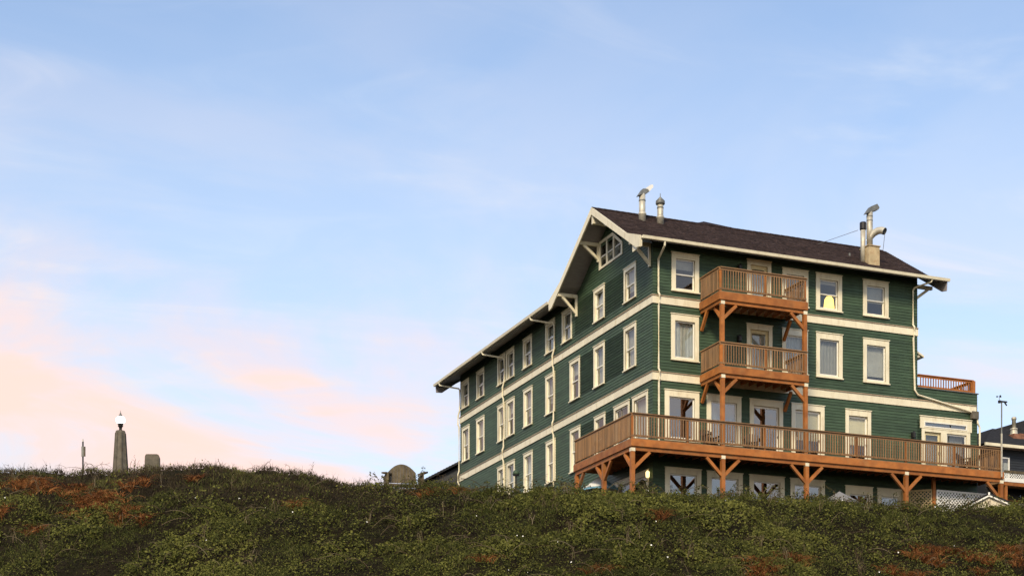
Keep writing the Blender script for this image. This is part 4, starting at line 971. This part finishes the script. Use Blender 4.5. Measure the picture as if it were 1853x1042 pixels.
# ------------------------------------------------------------------ undergrowth
TAN = 0.345
def sample(n, d0=49.0, back=1.3, tmax=TAN, seed=0):
    r = np.random.default_rng(seed); t = r.uniform(-tmax, tmax, n); px = CXP+FPX*t
    dc = np.interp(px, _dx, _dc); d = d0+(dc+back-d0)*r.uniform(0, 1, n)
    x, y = xy(t*d, d); return x, y, px, d, dc, r
def mesh_np(name, verts, quads, m, smooth=False):
    me = bpy.data.meshes.new(name); nv, nq = len(verts), len(quads)
    me.vertices.add(nv); me.vertices.foreach_set('co', verts.astype(np.float32).ravel())
    me.loops.add(nq*4); me.loops.foreach_set('vertex_index', quads.astype(np.int32).ravel())
    me.polygons.add(nq); me.polygons.foreach_set('loop_start', np.arange(0, nq*4, 4, dtype=np.int32))
    me.polygons.foreach_set('loop_total', np.full(nq, 4, dtype=np.int32))
    me.materials.append(M[m]); me.update(calc_edges=True); me.validate(); return me
def norm(a): return a/np.maximum(np.linalg.norm(a, axis=1, keepdims=True), 1e-6)
VIEW = np.array([-SN, -CS, 0.25])
def leaves(P, r, size, wid, tilt):
    n = len(P); nrm = norm(np.array([0, 0, 0.55])+VIEW*0.45+r.normal(0, tilt, (n, 3)))
    a = norm(np.cross(nrm, r.normal(0, 1, (n, 3)))); b = np.cross(nrm, a)
    L = size[:, None]; w = L*wid
    v = np.stack([P-a*L*0.5, P+b*w*0.5-nrm*L*0.10, P+a*L*0.5-nrm*L*0.12, P-b*w*0.5-nrm*L*0.10], 1).reshape(-1, 3)
    return v, np.arange(n*4).reshape(-1, 4)
def add_stuff(name, v, q, m, label, cat, tint=None):
    me = mesh_np(name, v, q, m)
    if tint is not None:
        at = me.attributes.new('tint', 'FLOAT', 'POINT'); at.data.foreach_set('value', np.repeat(tint, len(v)//len(tint)).astype(np.float32))
    return tag(put(name, me, Matrix()), label, cat, None, 'stuff')
BR = [(-25.62, 4.5, 1.1), (-24.9, 3.09, 0.9), (-23.49, 1.72, 1.2), (-22.72, 2.76, 0.8), (-21.67, 3.25, 0.6), (-23.61, 4.19, 0.5), (-19.32, 2.8, 0.35), (-21.82, -0.78, 0.3), (-26.71, 1.71, 0.4), (-22.65, 0.15, 0.6), (-25.86, -0.56, 0.4),
      (-2.61, -13.82, 0.95), (-1.09, -12.97, 0.6), (3.11, -12.97, 0.5), (5.18, -12.45, 0.9), (7.22, -12.4, 0.9), (8.84, -12.62, 0.75), (9.46, -11.68, 0.5), (6.01, -11.66, 0.55), (-8.84, -13.59, 0.35), (-4.67, -9.66, 0.35), (-11.06, -2.37, 0.4), (-9.91, -3.21, 0.3), (-16.04, -1.41, 0.25), (3.8, -13.68, 0.5), (-11.92, -11.07, 0.25)]
def brack_mask(x, y):
    m = np.zeros(len(x))
    for bx_, by_, r_ in BR: m = np.maximum(m, 1-np.hypot(x-bx_, y-by_)/r_)
    return m
# brambles
N = 330000
x, y, px, d, dc, r = sample(N, seed=1)
brushy = np.clip((760-px)/160, 0, 1)*np.clip((d-(dc-6.5))/2.5, 0, 1)
keep = (vnoise(x/0.55, y/0.55, 9)*0.75+r.uniform(0, 0.55, N) > 0.42) & (r.uniform(0, 1, N) > brushy*0.92) & (brack_mask(x, y) < 0.2+r.uniform(0, 0.9, N))
x, y, d, dc = x[keep], y[keep], d[keep], dc[keep]
z = terrain(x, y)+mounds(x, y)+r.uniform(-0.18, 0.09, len(x))
gr = vnoise(x/2.2, y/2.2, 21)
size = np.exp(r.uniform(math.log(0.04), math.log(0.115), len(x)))*(0.7+0.8*shrubs(x, y, 1.5, 50)[1])
v, q = leaves(np.stack([x, y, z], 1), r, size, 0.62, 0.55)
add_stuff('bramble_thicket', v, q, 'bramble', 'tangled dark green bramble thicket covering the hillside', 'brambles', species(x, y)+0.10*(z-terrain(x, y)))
# upright blades: brush on the left crest, grass patches, bracken, all as bent ribbons
def ribbons(x, y, z, r, length, width, lean, seg=2, droop=0.5, dirs=None):
    n = len(x); P = np.stack([x, y, z], 1); ang = r.uniform(0, 2*math.pi, n) if dirs is None else dirs
    out = np.stack([np.cos(ang), np.sin(ang), np.zeros(n)], 1)*lean[:, None]
    side = norm(np.stack([np.full(n, CS), np.full(n, -SN), np.zeros(n)], 1)+r.normal(0, 0.35, (n, 3)))*width[:, None]*0.5
    vs = []
    for k in range(seg+1):
        f = k/seg
        c_ = P+out*length[:, None]*f**1.3+np.array([0, 0, 1.0])*(length*(f-droop*f*f))[:, None]
        w = 1-0.75*f; vs += [c_-side*w, c_+side*w]
    v = np.stack(vs, 1).reshape(-1, 3); base = np.arange(n)[:, None, None]*(2*(seg+1))
    q = np.array([[2*k, 2*k+1, 2*k+3, 2*k+2] for k in range(seg)])[None]+base
    return v, q.reshape(-1, 4)
N = 90000
x, y, px, d, dc, r = sample(N, d0=58, back=1.6, seed=2)
brushy = np.clip((790-px)/160, 0, 1)*np.clip((d-(dc-7.0))/2.5, 0, 1)
keep = (r.uniform(0, 1, N) < brushy) & (brack_mask(x, y) < 0.2+r.uniform(0, 0.5, N)); x, y = x[keep], y[keep]; n = len(x)
z = terrain(x, y)+mounds(x, y)*0.95-0.16
v, q = ribbons(x, y, z, r, r.uniform(0.14, 0.34, n), r.uniform(0.010, 0.026, n), r.uniform(0.1, 0.6, n), 2, 0.35)
add_stuff('heath_brush', v, q, 'brush', 'fine dark brown heath brush along the left crest', 'brush', species(x, y)*0.7)
N = 120000
x, y, px, d, dc, r = sample(N, back=0.4, seed=3)
g = vnoise(x/1.9, y/1.9, 33)*0.7+vnoise(x/0.6, y/0.6, 34)*0.3
keep = (g > 0.56) & (r.uniform(0, 1, N) < 0.8); x, y = x[keep], y[keep]; n = len(x)
z = terrain(x, y)+mounds(x, y)-0.12
v, q = ribbons(x, y, z, r, r.uniform(0.16, 0.42, n), r.uniform(0.011, 0.024, n), r.uniform(0.2, 0.9, n), 3, 0.5)
add_stuff('hill_grass', v, q, 'grass', 'tufts of green and straw coloured grass among the brambles', 'grass', species(x, y)*0.8)
# tall thin stems that break the skyline
N = 2600
x, y, px, d, dc, r = sample(N, d0=66, back=0.8, seed=4)
keep = (d > dc-0.9); x, y = x[keep], y[keep]; n = len(x)
z = terrain(x, y)+mounds(x, y)-0.1
v, q = ribbons(x, y, z, r, r.uniform(0.25, 0.62, n), r.uniform(0.008, 0.016, n), r.uniform(0.1, 0.6, n), 3, 0.35)
add_stuff('crest_stems', v, q, 'brush', 'thin dry stems standing up along the skyline of the hill', 'stems', species(x, y)*0.7)
# dead bracken
xs, ys, ds, tn = [], [], [], []; r = np.random.default_rng(5)
for bx_, by_, r_ in BR:
    for k in range(int(17*r_*r_+3)):
        a_ = r.uniform(0, 2*math.pi); rr = r_*math.sqrt(r.uniform(0, 1))*r.uniform(0.6, 1.15); m_ = int(r.integers(14, 42))
        aa = r.uniform(0, 2*math.pi, m_); e_ = r.uniform(0.0, 0.16, m_)
        xs.append(bx_+rr*math.cos(a_)+e_*np.cos(aa)); ys.append(by_+rr*math.sin(a_)+e_*np.sin(aa)); ds.append(aa+r.normal(0, .3, m_)); tn.append(np.full(m_, r.uniform(-0.1, 0.5)))
x, y, ds, tn = np.concatenate(xs), np.concatenate(ys), np.concatenate(ds), np.concatenate(tn); n = len(x); z = terrain(x, y)+mounds(x, y)*0.9-0.08
v, q = ribbons(x, y, z, r, r.uniform(0.32, 0.78, n), r.uniform(0.012, 0.026, n), r.uniform(0.5, 1.1, n), 5, 0.80, ds)
add_stuff('dead_bracken', v, q, 'bracken', 'rust orange patches of dead bracken on the hillside', 'bracken', tn)
# bare arching canes
N = 400
x, y, px, d, dc, r = sample(N, d0=51, back=0.3, seed=6)
vs, qs = [], []; off = 0
def cane(p0, ang, ln, rise, rad, seg=9):
    global off
    pts = []
    for k in range(seg+1):
        f = k/seg; wob = 0.05*math.sin(5*f+ang*3)
        pts.append(Vector((p0[0]+math.cos(ang)*ln*f+wob*math.sin(ang), p0[1]+math.sin(ang)*ln*f-wob*math.cos(ang), p0[2]+rise*(2.2*f-1.75*f*f))))
    mbq = MB().tube(pts, [rad*(1-0.6*k/seg) for k in range(seg+1)], 4, False)
    vs.append(np.array(mbq.v)); qs.append(np.array(mbq.f)+off); off += len(mbq.v); return pts
for i in range(N):
    z0 = float(terrain(x[i:i+1], y[i:i+1])[0]+mounds(x[i:i+1], y[i:i+1])[0])-0.12
    a_ = -YAW+r.choice([0, math.pi])+r.normal(0, 0.8); ln = r.uniform(0.25, 1.6); rise = r.uniform(0.15, 0.65)
    pts = cane((x[i], y[i], z0), a_, ln, rise, r.uniform(0.008, 0.017))
    for k in range(r.integers(0, 3)):
        p = pts[int(r.integers(3, 8))]; cane((p.x, p.y, p.z), a_+r.normal(0, 0.8), ln*r.uniform(0.2, 0.45), r.uniform(0.03, 0.22), 0.007, 5)
add_stuff('bare_bramble_canes', np.concatenate(vs), np.concatenate(qs), 'cane', 'pale bare bramble canes arching out of the undergrowth', 'canes')
# bramble runners reaching up over the crest, with leaves along them
vs, qs = [], []; off = 0; r = np.random.default_rng(21); lp_ = []
x, y, px, d, dc, r2 = sample(900, d0=60, back=0.5, seed=22)
keep = (d > dc-1.6) & (px > 650); x, y = x[keep][:150], y[keep][:150]
for i in range(len(x)):
    z0 = float(terrain(x[i:i+1], y[i:i+1])[0]+mounds(x[i:i+1], y[i:i+1])[0])-0.12
    pts = cane((x[i], y[i], z0), -YAW+r.choice([0, math.pi])+r.normal(0, 0.7), r.uniform(0.2, 1.0), r.uniform(0.35, 0.85), r.uniform(0.006, 0.011))
    for p in pts[3:]:
        for k in range(int(r.integers(0, 6))): lp_.append((p.x+r.normal(0, .05), p.y+r.normal(0, .05), p.z+r.normal(0, .04)))
add_stuff('bramble_runners', np.concatenate(vs), np.concatenate(qs), 'cane', 'bramble runners reaching up over the crest in front of the hotel', 'brambles')
P_ = np.array(lp_); v, q = leaves(P_, r, r.uniform(0.04, 0.11, len(P_)), 0.62, 0.7)
add_stuff('runner_leaves', v, q, 'bramble', 'small leaves along the bramble runners on the crest', 'leaves', r.uniform(0.1, 0.5, len(P_)))
# upright dead twigs in clumps
r = np.random.default_rng(12)
vs, qs = [], []; off = 0
x, y, px, d, dc, r2 = sample(70, d0=53, back=0.2, seed=13)
for i in range(len(x)):
    z0 = float(terrain(x[i:i+1], y[i:i+1])[0]+mounds(x[i:i+1], y[i:i+1])[0])-0.1
    for k in range(int(r.integers(2, 6))):
        a_ = r.uniform(0, 6.28); pts = cane((x[i]+r.normal(0, .06), y[i]+r.normal(0, .06), z0), a_, r.uniform(0.05, 0.28), r.uniform(0.7, 1.5)*0.55, r.uniform(0.007, 0.012), 6)
        for j in range(int(r.integers(0, 3))):
            p = pts[int(r.integers(2, 5))]; cane((p.x, p.y, p.z), r.uniform(0, 6.28), r.uniform(0.08, 0.2), r.uniform(0.1, 0.3), 0.006, 3)
add_stuff('dead_twigs', np.concatenate(vs), np.concatenate(qs), 'cane', 'upright dead twigs sticking out of the brambles', 'twigs')
# small white bindweed flowers
N = 50
x, y, px, d, dc, r = sample(N, d0=52, back=-0.3, seed=7)
fb = MB()
for i in range(N):
    z0 = float(terrain(x[i:i+1], y[i:i+1])[0]+mounds(x[i:i+1], y[i:i+1])[0])+0.06; s_ = r.uniform(0.012, 0.034)
    dirv = Vector((-SN+r.normal(0, .4), -CS+r.normal(0, .4), 0.5)).normalized(); c_ = Vector((x[i], y[i], z0)); sd_ = dirv.cross(Vector((0, 0, 1))).normalized(); up_ = sd_.cross(dirv)
    ring_ = [c_+dirv*s_*0.6+(sd_*math.cos(k*math.pi/3)+up_*math.sin(k*math.pi/3))*s_ for k in range(6)]
    fb.add([c_]+ring_, [(0, 1+k, 1+(k+1) % 6) for k in range(6)])
tag(put('bindweed_flowers', fb.mesh('bindweed_flowers', 'petal'), Matrix()), 'tiny white bindweed flowers dotted over the brambles', 'flowers', None, 'stuff')
